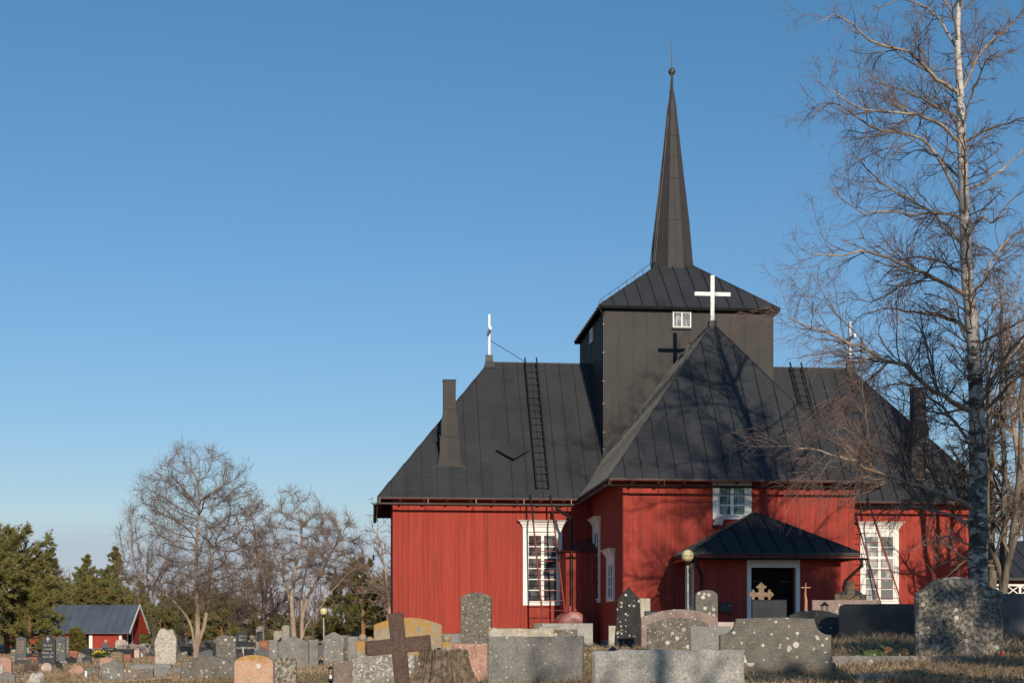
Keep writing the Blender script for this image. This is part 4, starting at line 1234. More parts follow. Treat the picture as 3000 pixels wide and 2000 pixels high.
bare_tree('bare_tree', 'pale sunlit bare tree rising behind at the right edge of the picture', L, 8,
          [([(0, 0, 0)] + tpx(L, p, 47), r) for p, r in (
              ([(3020, 1700), (3000, 1500), (2975, 1300), (2950, 1100), (2935, 950), (2925, 860)], .13),
              ([(3035, 1700), (3030, 1450), (3000, 1200, .5), (2990, 1000, .8), (2975, 880, 1.0)], .11),
              ([(3040, 1650), (3070, 1400), (3090, 1150), (3080, 950)], .11))],
          60, 420, 2600, 5200, (M['trunk'], M['limb'], M['twig']), group='bare trees at the right of the church', l1=(0.2, 0.42), a1=(45, 14), up=0.10, wig=0.30, rmin=0.0048)

def crown_tree(name, label, loc, seed, trunks, dome, natt, mats, group=None, step=.20, kill=.36, infl=2.2, rtip=.006, twigs=(5000, 6000), clear=0.3):
    """a tree whose limbs grow towards points spread through a rounded crown; dome = (cx, cz, rx, rz up, rz down) relative to loc"""
    rng = np.random.default_rng(seed)
    root = empty(name, loc, 0, label, 'tree', group)
    pos, par, rmin_ = [], [], []
    for pts, _r in trunks:
        n = max(4, int(np.linalg.norm(np.diff(np.array(pts), axis=0), axis=1).sum() / step))
        q = smooth_line(resample(pts, n), 3)
        q[1:-1] += rng.normal(size=q[1:-1].shape) * .018
        for k, p in enumerate(q):
            pos.append(p); par.append(-1 if k == 0 else len(pos) - 2); rmin_.append(_r * (1 - .72 * k / n))
    ntr = len(pos)
    cx, cz, rx, ru, rd = dome
    A = rng.uniform(-1, 1, (natt * 3, 3))
    A = A[(A ** 2).sum(1) < 1]
    rr = np.sqrt((A ** 2).sum(1)); A = A[rng.random(len(A)) < .35 + .65 * rr][:natt]
    A = np.stack([cx + A[:, 0] * rx, A[:, 1] * rx, cz + np.where(A[:, 2] > 0, A[:, 2] * ru, A[:, 2] * rd)], -1)
    P = np.array(pos)
    ok = np.ones(ntr, bool); ok[P[:, 2] < clear * cz] = False
    D = np.linalg.norm(A[:, None] - P[None], axis=2); D[:, ~ok] = 1e9
    idx = D.argmin(1); dist = D.min(1)
    kids = np.zeros(200000, int)
    for it in range(70):
        act = dist < (infl if it > 3 else 5)
        if not act.any(): break
        ids = np.unique(idx[act])
        newp, newpar = [], []
        for k in ids:
            if kids[k] >= 3: continue
            v = A[act & (idx == k)] - pos[k]
            d = unit(unit(v).sum(0)) + rng.normal(size=3) * .16 + [0, 0, .14]
            if par[k] >= 0: d = d + .7 * unit(pos[k] - pos[par[k]])
            d = unit(d)
            newp.append(pos[k] + d * step); newpar.append(k); kids[k] += 1
        if not newp: break
        base = len(pos)
        pos += newp; par += newpar
        Dn = np.linalg.norm(A[:, None] - np.array(newp)[None], axis=2)
        m = Dn.min(1); im = Dn.argmin(1) + base
        up = m < dist
        dist = np.where(up, m, dist); idx = np.where(up, im, idx)
        keep = dist > kill
        A, dist, idx = A[keep], dist[keep], idx[keep]
        if len(A) == 0: break
    n = len(pos); pos = np.array(pos)
    ch = [[] for _ in range(n)]
    for k in range(n):
        if par[k] >= 0: ch[par[k]].append(k)
    rad = np.full(n, rtip); floor_ = np.full(n, rtip); floor_[:ntr] = rmin_
    for k in range(n - 1, -1, -1):
        if ch[k]: rad[k] = max(floor_[k], (sum(rad[c] ** 2.2 for c in ch[k] if k >= ntr or c >= ntr or True)) ** (1 / 2.2)) if k >= ntr else floor_[k]
    chains = []
    heads = [(k, None) for k in range(n) if par[k] < 0]
    while heads:
        k, pr = heads.pop()
        c = [pr] if pr is not None else []
        c.append(k)
        while ch[k]:
            o = sorted(ch[k], key=lambda q: -rad[q])
            heads += [(q, k) for q in o[1:]]
            k = o[0]; c.append(k)
        if len(c) > 1: chains.append((c, pr is None))
    wt, wb = Wood(), Wood()
    fine = []
    for cat in (3, 5, 8, 13, 24, 48):
        for tr in (True, False):
            Ps, Rs = [], []
            for c, ist in chains:
                if ist != tr: continue
                L_ = len(c)
                if cat != min(q for q in (3, 5, 8, 13, 24, 48) if q >= min(L_, 48)): continue
                p = pos[c].copy(); r = rad[c].copy()
                if not ist: r[0] = min(r[0], r[1] * 1.25)
                else:
                    i0 = [q for q, (pp, r_) in enumerate(trunks)][[cc[0] for cc, i_ in chains if i_].index(c[0])] if False else 0
                Ps.append(smooth_line(resample(p, cat), 1)); Rs.append(np.interp(np.linspace(0, L_ - 1, cat), np.arange(L_), r))
            if not Ps: continue
            Ps, Rs = np.stack(Ps), np.stack(Rs)
            (wt if tr else wb).add(Ps, Rs, 9 if tr else 5)
            if not tr: fine.append(resample_all(Ps, Rs, 6))
    wt.build('trunk', mats[0], root); wb.build('branches', mats[1], root)
    FP = np.concatenate([a for a, _ in fine]); FR = np.concatenate([b_ for _, b_ in fine])
    Lf = np.linalg.norm(np.diff(FP, axis=1), axis=2).sum(1)
    P2, R2 = sprout_abs(FP, FR, twigs[0], rng, (.30, .75), rtip * .6)
    P3, R3 = sprout_abs(P2, R2, twigs[1], rng, (.16, .42), rtip * .5)
    w = Wood(); w.add(P2, R2, 3); w.add(P3, R3, 3); w.build('twigs', mats[2], root)

def resample_all(P, Rr, n):
    t = np.linspace(0, P.shape[1] - 1, n); i = np.minimum(t.astype(int), P.shape[1] - 2); w = t - i
    return P[:, i] * (1 - w)[None, :, None] + P[:, i + 1] * w[None, :, None], Rr[:, i] * (1 - w) + Rr[:, i + 1] * w

def sprout_abs(P, Rr, count, rng, length, r, npts=5):
    B, n, _ = P.shape
    L = np.linalg.norm(np.diff(P, axis=1), axis=2).sum(1)
    pi = rng.choice(B, count, p=L / L.sum())
    f = (0.15 + .85 * rng.random(count)) * (n - 1); i = np.minimum(f.astype(int), n - 2); w = (f - i)[:, None]
    base = P[pi, i] * (1 - w) + P[pi, i + 1] * w
    tan = unit(P[pi, i + 1] - P[pi, i])
    perp = unit(np.cross(tan, rng.normal(size=(count, 3))))
    a = np.radians(rng.normal(38, 12, count))[:, None]
    d = unit(tan * np.cos(a) + perp * np.sin(a))
    st = rng.uniform(*length, count) / (npts - 1)
    pts = [base]
    for k in range(npts - 1):
        d = unit(d + rng.normal(size=d.shape) * .07 + [0, 0, .07])
        pts.append(pts[-1] + d * st[:, None])
    return np.stack(pts, 1), np.full((count, 1), r) * np.linspace(1, .6, npts)[None]

# --- bare trees in the valley
L = loc_on_ground(572, 72.0)
u72 = 72.0 / F
crown_tree('bare_tree', 'broad bare maple with two pale stems standing among the valley gravestones', L, 21,
          [([(0, 0, 0)] + tpx(L, p, 72), r) for p, r in (
              ([(574, 1895), (580, 1870), (577, 1760), (575, 1650), (577, 1560), (584, 1480)], .15),
              ([(577, 1890), (590, 1862), (606, 1800), (610, 1740, .4), (620, 1660, .9), (632, 1580, 1.2)], .12),
              ([(570, 1880), (558, 1815, -.3), (515, 1765, -.8), (460, 1715, -1.2), (410, 1685, -1.5)], .085))],
          ((576 - 572) * u72, (HY - 1650) * u72 - L[2], 238 * u72, 352 * u72, 150 * u72), 1700, (M['trunk'], M['twig_mid'], M['twig_mid']), 'bare trees in the valley', .20, .32, 1.9, .0095, (8500, 12000), .30)
L = loc_on_ground(860, 96.0)
u96 = 96.0 / F
crown_tree('bare_tree', 'bare rough-barked tree with a wide open crown behind the far stone wall', L, 22,
          [([(0, 0, 0)] + tpx(L, p, 96), r) for p, r in (
              ([(860, 1830), (852, 1760), (862, 1680), (885, 1580), (880, 1530)], .20),
              ([(855, 1780), (830, 1690, 1), (805, 1620, 1.5)], .12))],
          ((868 - 860) * u96, (HY - 1620) * u96 - L[2], 125 * u96, 195 * u96, 120 * u96), 620, (M['trunk'], M['twig_mid'], M['twig']), 'bare trees in the valley', .25, .46, 2.4, .012, (3400, 4600), .35)
L = loc_on_ground(884, 98.0)
u98 = 98.0 / F
crown_tree('bare_tree', 'slanting bare tree leaning towards the church from behind the globe lamp', L, 23,
          [([(0, 0, 0)] + tpx(L, p, 98), r) for p, r in (
              ([(884, 1820), (895, 1760), (940, 1680), (975, 1610), (1000, 1570)], .16),
              ([(882, 1800), (884, 1720, .8), (905, 1640, 1.4)], .11),
              ([(890, 1840), (930, 1790, -.8), (965, 1740, -1.4)], .09))],
          ((985 - 884) * u98, (HY - 1620) * u98 - L[2], 95 * u98, 125 * u98, 120 * u98), 420, (M['trunk'], M['twig_mid'], M['twig']), 'bare trees in the valley', .25, .46, 2.4, .012, (2400, 3200), .3)
L = loc_on_ground(1135, 104.0)
bare_tree('bare_tree', 'thin crooked bare tree half hidden by the corner of the church', L, 24,
          [([(0, 0, 0)] + tpx(L, p, 104), r) for p, r in (
              ([(1140, 1780), (1130, 1680), (1118, 1600), (1100, 1560), (1105, 1520)], .12),
              ([(1150, 1750), (1160, 1620, .8), (1145, 1540, 1.2)], .09))],
          40, 260, 1300, 1800, (M['trunk'], M['twig'], M['twig']), l1=(0.25, 0.5), a1=(48, 14), up=0.04, wig=0.28, rmin=0.010, group='bare trees in the valley', t1=0.2)
L = loc_on_ground(770, 108.0)
bare_tree('bare_tree', 'reddish bare bushy tree between the broad maple and the rough-barked tree', L, 25,
          [([(0, 0, 0)] + tpx(L, p, 108), r) for p, r in (
              ([(772, 1800), (765, 1680), (750, 1580), (735, 1500)], .12),
              ([(775, 1800), (785, 1690, .8), (790, 1600, 1.2)], .10), ([(768, 1800), (735, 1700, -.8), (710, 1620, -1.2)], .10))],
          60, 420, 2200, 3000, (M['twig_far'], M['twig_far'], M['twig_far']), l1=(0.25, 0.5), a1=(40, 14), up=0.08, wig=0.22, rmin=0.009, group='bare trees in the valley', t1=0.15)
for px_, Y_, top, lab, sd in ((445, 101, 1780, 'spindly bare sapling by the stone wall right of the shed', 31), (530, 86, 1770, 'dark thin leaning bare sapling beside the broad maple', 32)):
    L = loc_on_ground(px_, Y_)
    bare_tree('bare_sapling', lab, L, sd, [([(0, 0, 0)] + tpx(L, [(px_ + 4, 1830), (px_ + 10, (1830 + top) / 2), (px_ + 22, top)], Y_), .05), ([(0.1, 0, 0)] + tpx(L, [(px_ + 8, 1830), (px_ - 2, (1830 + top) / 2), (px_ - 4, top)], Y_), .04)],
              16, 60, 180, 0, (M['twig_dark'], M['twig_dark'], M['twig_dark']), group='bare trees in the valley', l1=(0.15, 0.35), rmin=0.008)

# --- conifers
def tufts(C, D, rng, k, length, width, spread):
    """needle sprays: k thin triangles at every centre"""
    n = len(C)
    c = np.repeat(C, k, 0); d = np.repeat(D, k, 0)
    dd = unit(d + rng.normal(size=c.shape) * spread)
    s = unit(np.cross(dd, rng.normal(size=c.shape)))
    ln = (length * (0.6 + 0.8 * rng.random(n * k)))[:, None]; wd = (width * (0.6 + 0.8 * rng.random(n * k)))[:, None]
    c = c + rng.normal(size=c.shape) * length * 0.15
    V = np.stack([c - s * wd * .5, c + s * wd * .5, c + dd * ln + s * wd * .3, c + dd * ln - s * wd * .3], 1).reshape(-1, 3)
    Q = np.arange(n * k * 4).reshape(-1, 4)
    return V, Q

def conifer(name, label, loc, h, rad, seed, kind='pine', leaf='pine', dens=1.0, bare=0.1, group=None, k=9, cat='tree'):
    rng = np.random.default_rng(seed)
    root = empty(name, loc, 0, label, cat, group)
    lean = rng.normal(size=2) * 0.02 * h
    TP = np.array([[lean[0] * t * t, lean[1] * t * t, h * t] for t in np.linspace(0, 1, 12)])[None]
    TR = np.linspace(0.022 * h + 0.05, 0.01, 12)[None]
    w = Wood(); w.add(TP, TR, 8); w.build('trunk', M['pinebark'], root)
    nb = int((22 if kind == 'spruce' else 16) * h * 0.5 * dens) + 12
    t = bare + (1 - bare) * np.sort(rng.random(nb)) ** 0.9
    if kind == 'spruce':
        prof = (1 - t) ** 0.95 + 0.03
    elif kind == 'bush':
        prof = np.sqrt(np.clip(1 - (2 * t - 0.75) ** 2 / 1.6, 0.05, 1))
    else:
        prof = np.where(t < 0.55, 0.8 + 0.35 * t, (1 - ((t - 0.55) / 0.5) ** 2)) ** 0.8
        prof = np.clip(prof, 0.12, 1)
    ln = rad * prof * (0.65 + 0.5 * rng.random(nb))
    az = rng.random(nb) * 2 * np.pi
    p0 = np.stack([lean[0] * t * t, lean[1] * t * t, h * t], -1)
    el = (0.05 + 0.55 * t if kind != 'spruce' else -0.15 + 0.6 * t) + rng.normal(size=nb) * 0.12
    d = np.stack([np.cos(az) * np.cos(el), np.sin(az) * np.cos(el), np.sin(el)], -1)
    pts = [p0]
    for i in range(5):
        d = unit(d + rng.normal(size=d.shape) * 0.10 + np.array([0, 0, 0.05]))
        pts.append(pts[-1] + d * (ln / 5)[:, None])
    P1 = np.stack(pts, 1); R1 = np.maximum(0.008, (0.018 * ln)[:, None] * np.linspace(1, .3, 6)[None])
    P2, R2 = sprout(P1, R1, int(nb * 9), rng, 0.2, 1.0, (0.22, 0.5), (50, 14), 4, 0.18, (0, 0, 0.08), 0.6, 0.006, 0.5, 0.5, 0.3)
    w = Wood(); w.add(P1, R1, 5); w.add(P2, R2, 3); w.build('branches', M['pinebark'], root)
    # needles along the outer parts of the branchlets
    C, D = [], []
    for q, (a, b_) in enumerate(((1, 4), (2, 6))):
        P = P2 if q == 0 else P1
        for i in range(a, b_):
            if i < P.shape[1]:
                C.append(P[:, i]); D.append(unit(P[:, i] - P[:, i - 1]))
                C.append(0.5 * (P[:, i] + P[:, i - 1])); D.append(unit(P[:, i] - P[:, i - 1]))
    C = np.concatenate(C); D = np.concatenate(D)
    keep = rng.random(len(C)) < 0.92
    V, Q = tufts(C[keep], D[keep] + np.array([0, 0, 0.25]), rng, k, 0.17, 0.034, 0.85)
    raw_mesh('foliage', V, Q, M[leaf], root)
    return root
PG = 'evergreens beyond the valley graves'
for i, (px_, Y_, top, rad, kd, lf, nm, lab, dn, br) in enumerate((
    (20, 86, 1535, 3.2, 'pine', 'pine', 'pine_tree', 'large dense sunlit pine at the left edge in front of the shed', 1.5, 0.13),
    (88, 84, 1700, 1.75, 'pine', 'pine', 'pine_tree', 'low spreading pine boughs covering the left end of the shed roof', 1.5, 0.02),
    (-60, 80, 1560, 2.6, 'pine', 'pine', 'pine_tree', 'pine cut off by the left edge beside the largest pine', 1.2, 0.15),
    (85, 118, 1600, 2.2, 'pine', 'pine', 'pine_tree', 'pine crown rising between the largest pine and the first pointed spruce', 1.2, 0.1),
    (148, 128, 1569, 2.3, 'spruce', 'spruce', 'spruce_tree', 'slim pointed spruce standing alone behind the left part of the shed', 1.0, 0.08),
    (252, 132, 1605, 3.5, 'spruce', 'pine', 'spruce_tree', 'broad pointed evergreen behind the middle of the shed roof', 1.3, 0.08),
    (332, 134, 1582, 3.6, 'spruce', 'spruce', 'spruce_tree', 'tall ragged spruce behind the right end of the shed roof', 1.2, 0.08),
    (190, 138, 1690, 3.2, 'spruce', 'pine', 'pine_tree', 'bushy dark evergreen filling the gap behind the shed between two spruces', 1.4, 0.05),
    (400, 130, 1680, 2.8, 'spruce', 'pine', 'pine_tree', 'rounded evergreen just right of the ragged spruce', 1.0, 0.05),
    (365, 126, 1740, 2.4, 'bush', 'pine', 'pine_tree', 'low evergreen directly above the shed gable', 0.9, 0.05),
    (470, 118, 1770, 2.0, 'bush', 'spruce', 'pine_tree', 'low bushy evergreen right of the shed behind the saplings', 0.9, 0.03),
    (540, 124, 1750, 2.3, 'bush', 'pine', 'pine_tree', 'low evergreen behind the stems of the broad maple', 0.9, 0.03),
    (650, 122, 1740, 2.4, 'bush', 'spruce', 'pine_tree', 'dark evergreen just right of the broad maple stems', 0.9, 0.03),
    (720, 112, 1815, 1.3, 'bush', 'pine', 'pine_tree', 'small green evergreen behind the tall panelled monument', 0.9, 0.02),
    (1064, 106, 1608, 2.4, 'pine', 'spruce', 'pine_tree', 'thin dark pine with a reddish trunk left of the church corner', 0.8, 0.25),
    (1120, 116, 1680, 2.0, 'bush', 'spruce', 'pine_tree', 'dark evergreen against the left corner of the church', 0.7, 0.05),
    (1000, 122, 1700, 2.2, 'bush', 'spruce', 'pine_tree', 'dark evergreen left of the pine with a reddish trunk', 0.7, 0.05),
    (205, 124, 1700, 3.0, 'bush', 'pine', 'pine_tree', 'wide evergreen just behind the middle of the shed ridge', 1.0, 0.03),
    (290, 126, 1690, 3.0, 'bush', 'pine', 'pine_tree', 'wide evergreen behind the right half of the shed ridge', 1.0, 0.03),
    (130, 116, 1690, 2.6, 'bush', 'pine', 'pine_tree', 'evergreen behind the left end of the shed below the slim spruce', 1.0, 0.03),
    (435, 136, 1745, 2.2, 'spruce', 'pine', 'pine_tree', 'small pointed evergreen above the ring-shaped gravestones', 0.9, 0.03),
    (505, 132, 1735, 2.4, 'bush', 'pine', 'pine_tree', 'olive evergreen behind the big white standing stone', 0.8, 0.03),
    (600, 130, 1725, 2.6, 'bush', 'spruce', 'pine_tree', 'evergreen showing between the two stems of the broad maple', 0.8, 0.03),
    (700, 132, 1750, 2.4, 'bush', 'pine', 'pine_tree', 'olive evergreen behind the upright black headstone', 0.8, 0.03),
    (800, 128, 1790, 2.4, 'bush', 'spruce', 'pine_tree', 'low dark evergreen left of the rough-barked tree trunk', 0.8, 0.03),
    (925, 124, 1800, 2.6, 'bush', 'pine', 'pine_tree', 'low evergreen just behind the globe lamp by the wall', 0.8, 0.03),
    (1060, 128, 1770, 2.6, 'bush', 'pine', 'pine_tree', 'low evergreen behind the foot of the pine with a reddish trunk', 0.8, 0.03),
    (980, 112, 1825, 1.6, 'bush', 'juniper', 'juniper_bush', 'low bronze juniper thicket behind the wall right of the globe lamp', 1.0, 0.02),
    (1110, 110, 1820, 1.6, 'bush', 'juniper', 'juniper_bush', 'low bronze juniper thicket between the wall and the church corner', 1.0, 0.02),
)):
    L = loc_on_ground(px_, Y_)
    h = (HY - top - (45 if kd == 'pine' else 22)) / F * Y_ - L[2]
    conifer(nm, lab, L, h, rad, 100 + i, kd, lf, dn, br, PG)
L = loc_on_ground(222, 97.0)
conifer('young_conifer', 'small bronze-green conifer bush in front of the shed door', L, (HY - 1847) / F * 97 - L[2], 0.55, 140, 'bush', 'juniper', 3.0, 0.03, None, 8, 'shrub')

# --- trees standing outside the picture on the right; only their shadows are seen, and those over the right foreground are added for shade
L = (14.6, 13.5, gz(14.6, 13.5)); conifer('pine_tree', 'tall pine with a high crown outside the right edge that shades the porch', L, 13.0, 2.7, 151, 'pine', 'pine', 2.2, 0.69, None, 12)
L = (7.9, 1.5, gz(7.9, 1.5)); conifer('pine_tree', 'added low bushy pine outside the right edge that shades the grass at the bottom right', L, 6.2, 1.9, 152, 'bush', 'pine', 0.6, 0.03, None, 7)
L = (10.9, 2.0, gz(10.9, 2.0)); conifer('pine_tree', 'added pine outside the right edge that shades the great hump-topped stone', L, 8.4, 2.0, 153, 'bush', 'pine', 0.42, 0.12, None, 6)
L = (13.2, 3.5, gz(13.2, 3.5)); conifer('pine_tree', 'added pine outside the right edge that shades the big black polished slab', L, 9.6, 2.3, 154, 'pine', 'pine', 0.6, 0.15, None, 7)
L = (16.9, 1.5, gz(16.9, 1.5)); bare_tree('bare_tree', 'tall bare tree outside the right edge whose shadow falls on the gable roof', L, 41,
          [([(0, 0, 0), (0, 0, 5), (0.2, 0, 10), (0, 0.2, 15), (0.1, 0, 20), (0, 0, 24)], .36), ([(0, 0, 6), (1.2, 0.5, 11), (2.0, 0.6, 16), (2.4, 0.3, 20)], .22), ([(0, 0, 8), (-1.3, 0.2, 13), (-2.2, 0, 17.5)], .2)],
          60, 420, 1600, 1600, (M['trunk_dark'], M['branch'], M['twig_dark']), l1=(0.2, 0.36), a1=(48, 12), up=0.06, rmin=0.007, t1=0.4)
L = (17.5, 5.8, gz(17.5, 5.8)); bare_tree('bare_tree', 'dense bare tree outside the right edge that shades the lower birch trunk', L, 44,
          [([(0, 0, 0), (0, 0, 5), (-0.1, 0, 10), (0, 0.2, 14), (0.1, 0, 18)], .40), ([(0, 0, 3), (.5, 0.5, 8), (.8, 0.6, 13), (.7, 0.3, 17)], .26), ([(0, 0, 4), (-.6, 0.2, 9), (-.8, 0, 15)], .24)],
          70, 460, 1600, 1400, (M['trunk_dark'], M['branch'], M['twig_dark']), l1=(0.12, 0.24), a1=(40, 12), up=0.10, rmin=0.008, t1=0.25)
L = (5.7, -1.5, gz(5.7, -1.5)); bare_tree('bare_tree', 'slim bare tree beside the viewer whose shadow crosses the pale front stone', L, 42,
          [([(0, 0, 0), (0, 0, 3), (0.1, 0, 6), (0, 0.1, 9)], .12)], 30, 160, 600, 800, (M['trunk_dark'], M['branch'], M['twig_dark']), l1=(0.2, 0.36), up=0.08, rmin=0.005, t1=0.3)
L = (13.2, -4.0, gz(13.2, -4.0)); bare_tree('bare_tree', 'added spreading bare tree outside the right edge that dapples the lichen stones', L, 43,
          [([(0, 0, 0), (0, 0, 4), (0.3, 0, 8), (0, 0.2, 13)], .24), ([(0, 0, 3), (1.2, 0.5, 7), (2.0, 0.6, 11)], .16), ([(0, 0, 3), (-1.3, 0.2, 7), (-2.2, 0, 10.5)], .16)],
          60, 420, 1800, 2400, (M['trunk_dark'], M['branch'], M['twig_dark']), l1=(0.25, 0.45), up=0.06, rmin=0.007, t1=0.2)

# --- far bare woods: one mass
def woods():
    rng = np.random.default_rng(77)
    w = Wood()
    n = 760
    Yp = rng.uniform(116, 235, n); pxp = rng.uniform(-500, 3900, n)
    X = (pxp - CX) / F * Yp
    Z = zg(X, Yp)
    h = rng.uniform(3.4, 7.4, n) * (0.8 + 0.3 * (Yp - 116) / 119)
    P = np.stack([np.stack([X + rng.normal(size=n) * .25 * t, Yp, Z + h * t], -1) for t in np.linspace(0, 1, 6)], 1)
    RR = (0.010 * h + 0.02)[:, None] * np.linspace(1, .2, 6)[None]
    w.add(P, RR, 4)
    P1, R1 = sprout(P, RR, n * 14, rng, 0.12, 1.0, (0.25, 0.55), (42, 14), 5, 0.2, (0, 0, 0.10), 0.6, 0.015, 0.5, 0.5)
    P2, R2 = sprout(P1, R1, n * 60, rng, 0.1, 1.0, (0.35, 0.7), (40, 14), 4, 0.2, (0, 0, 0.06), 0.7, 0.012, 0.7, 0.4)
    w.add(P1, R1, 3); w.add(P2, R2, 3)
    o = w.build('bare_woods', M['twig_far'], None)
    tag(o, 'purplish bare woods rising beyond the stone wall', 'woods', kind='stuff')
woods()

# ------------------------------------------------------------------ gravestones
def arc_pts(x0, z0, x1, z1, bulge, n=8):
    """points from (x0,z0) to (x1,z1) bowed by bulge (fraction of the chord, to the left of travel)"""
    out = []
    dx, dz = x1 - x0, z1 - z0
    for i in range(1, n + 1):
        t = i / n
        s = 4 * bulge * t * (1 - t)
        out.append((x0 + dx * t - dz * s, z0 + dz * t + dx * s))
    return out

def profile(kind, w, h):
    """top outline from left edge to right edge: list of (x,z), z measured from the base"""
    a = w / 2
    if kind == 'flat': return [(-a, h), (a, h)]
    if kind == 'arch':
        d = min(0.22 * w, 0.5 * h)
        return [(-a * math.cos(math.pi * i / 16), h - d + d * math.sin(math.pi * i / 16)) for i in range(17)]
    if kind == 'round':
        d = min(0.45 * w, 0.6 * h)
        return [(-a * math.cos(math.pi * i / 18), h - d + d * math.sin(math.pi * i / 18)) for i in range(19)]
    if kind == 'segment':
        d = 0.11 * w
        return [(-a + w * i / 16, h - d + d * (1 - (2 * i / 16 - 1) ** 2)) for i in range(17)]
    if kind == 'gable':
        d = 0.20 * w
        return [(-a, h - d), (0, h), (a, h - d)]
    if kind == 'steep':
        d = 0.42 * w
        return [(-a, h - d), (0, h), (a, h - d)]
    if kind == 'shouldergable':
        return [(-a, h - .36 * w), (-.46 * w, h - .36 * w), (-.20 * w, h - .17 * w), (-.18 * w, h - .12 * w), (0, h), (.18 * w, h - .12 * w), (.20 * w, h - .17 * w), (.46 * w, h - .36 * w), (a, h - .36 * w)]
    if kind == 'shoulderarch':
        d = .10 * w
        return [(-a, h - d * 1.5), (-.40 * w, h - d * 1.45)] + [(-.38 * w + .76 * w * i / 12, h - d + d * (1 - (2 * i / 12 - 1) ** 2)) for i in range(13)] + [(.40 * w, h - d * 1.45), (a, h - d * 1.5)]
    if kind == 'archcut':
        d = .13 * w
        pts = [(-a, h - .34 * w), (-.47 * w, h - .25 * w), (-.40 * w, h - .17 * w)]
        return pts + [(-.34 * w + .68 * w * i / 10, h - d * .6 + d * .6 * (1 - (2 * i / 10 - 1) ** 2)) for i in range(11)] + [(.40 * w, h - .17 * w), (.47 * w, h - .25 * w), (a, h - .34 * w)]
    if kind == 'wave':
        return [(-a, h - .2 * w), (-.36 * w, h - .17 * w), (-.2 * w, h - .08 * w), (-.07 * w, h - .015 * w), (0, h), (.07 * w, h - .015 * w), (.2 * w, h - .08 * w), (.36 * w, h - .17 * w), (a, h - .2 * w)]
    if kind == 'scoop':
        c = .145 * w
        L_ = [(-a, h - c)] + [(-a + c * .15 + c * math.sin(t) * .85, h - c * math.cos(t) * 1.0) for t in np.linspace(0.05, math.pi / 2, 7)]
        mid = [(-.33 * w + .66 * w * i / 8, h + .012 * w * (1 - (2 * i / 8 - 1) ** 2)) for i in range(1, 8)]
        R_ = [(-x, z) for x, z in L_[::-1]]
        return L_ + mid + R_
    if kind == 'slant': return [(-a, h - .22 * w), (-.1 * w, h - .06 * w), (.25 * w, h), (a, h - .03 * w)]
    if kind == 'peakleft': return [(-a, h - .16 * w), (-.42 * w, h), (-.05 * w, h - .16 * w), (a, h - .34 * w)]
    if kind == 'clip':
        c = .07 * w
        return [(-a, h - c), (-a + c * .3, h - c * .3), (-a + c, h), (a - c, h), (a - c * .3, h - c * .3), (a, h - c)]
    if kind == 'hump': return [(-a, h - .19 * w), (-.40 * w, h - .13 * w), (-.28 * w, h - .03 * w), (-.05 * w, h), (.08 * w, h - .005 * w), (.24 * w, h - .06 * w), (.4 * w, h - .15 * w), (a, h - .19 * w)]
    if kind == 'crag': return [(-a, h - .62 * w), (-.44 * w, h - .42 * w), (-.30 * w, h - .10 * w), (-.22 * w, h - .01 * w), (-.10 * w, h), (.04 * w, h - .06 * w), (.16 * w, h - .065 * w), (.27 * w, h - .03 * w), (.40 * w, h - .17 * w), (.48 * w, h - .42 * w), (a, h - .6 * w)]
    if kind == 'humpend': return [(-a, h - .17 * w)] + [(-a + w * t, h - .17 * w * (1 - math.sin(math.pi * min(1, t * 1.0) * .78 + .05) ) * (1 if t < .6 else .55)) for t in np.linspace(.05, 1, 14)]
    raise KeyError(kind)

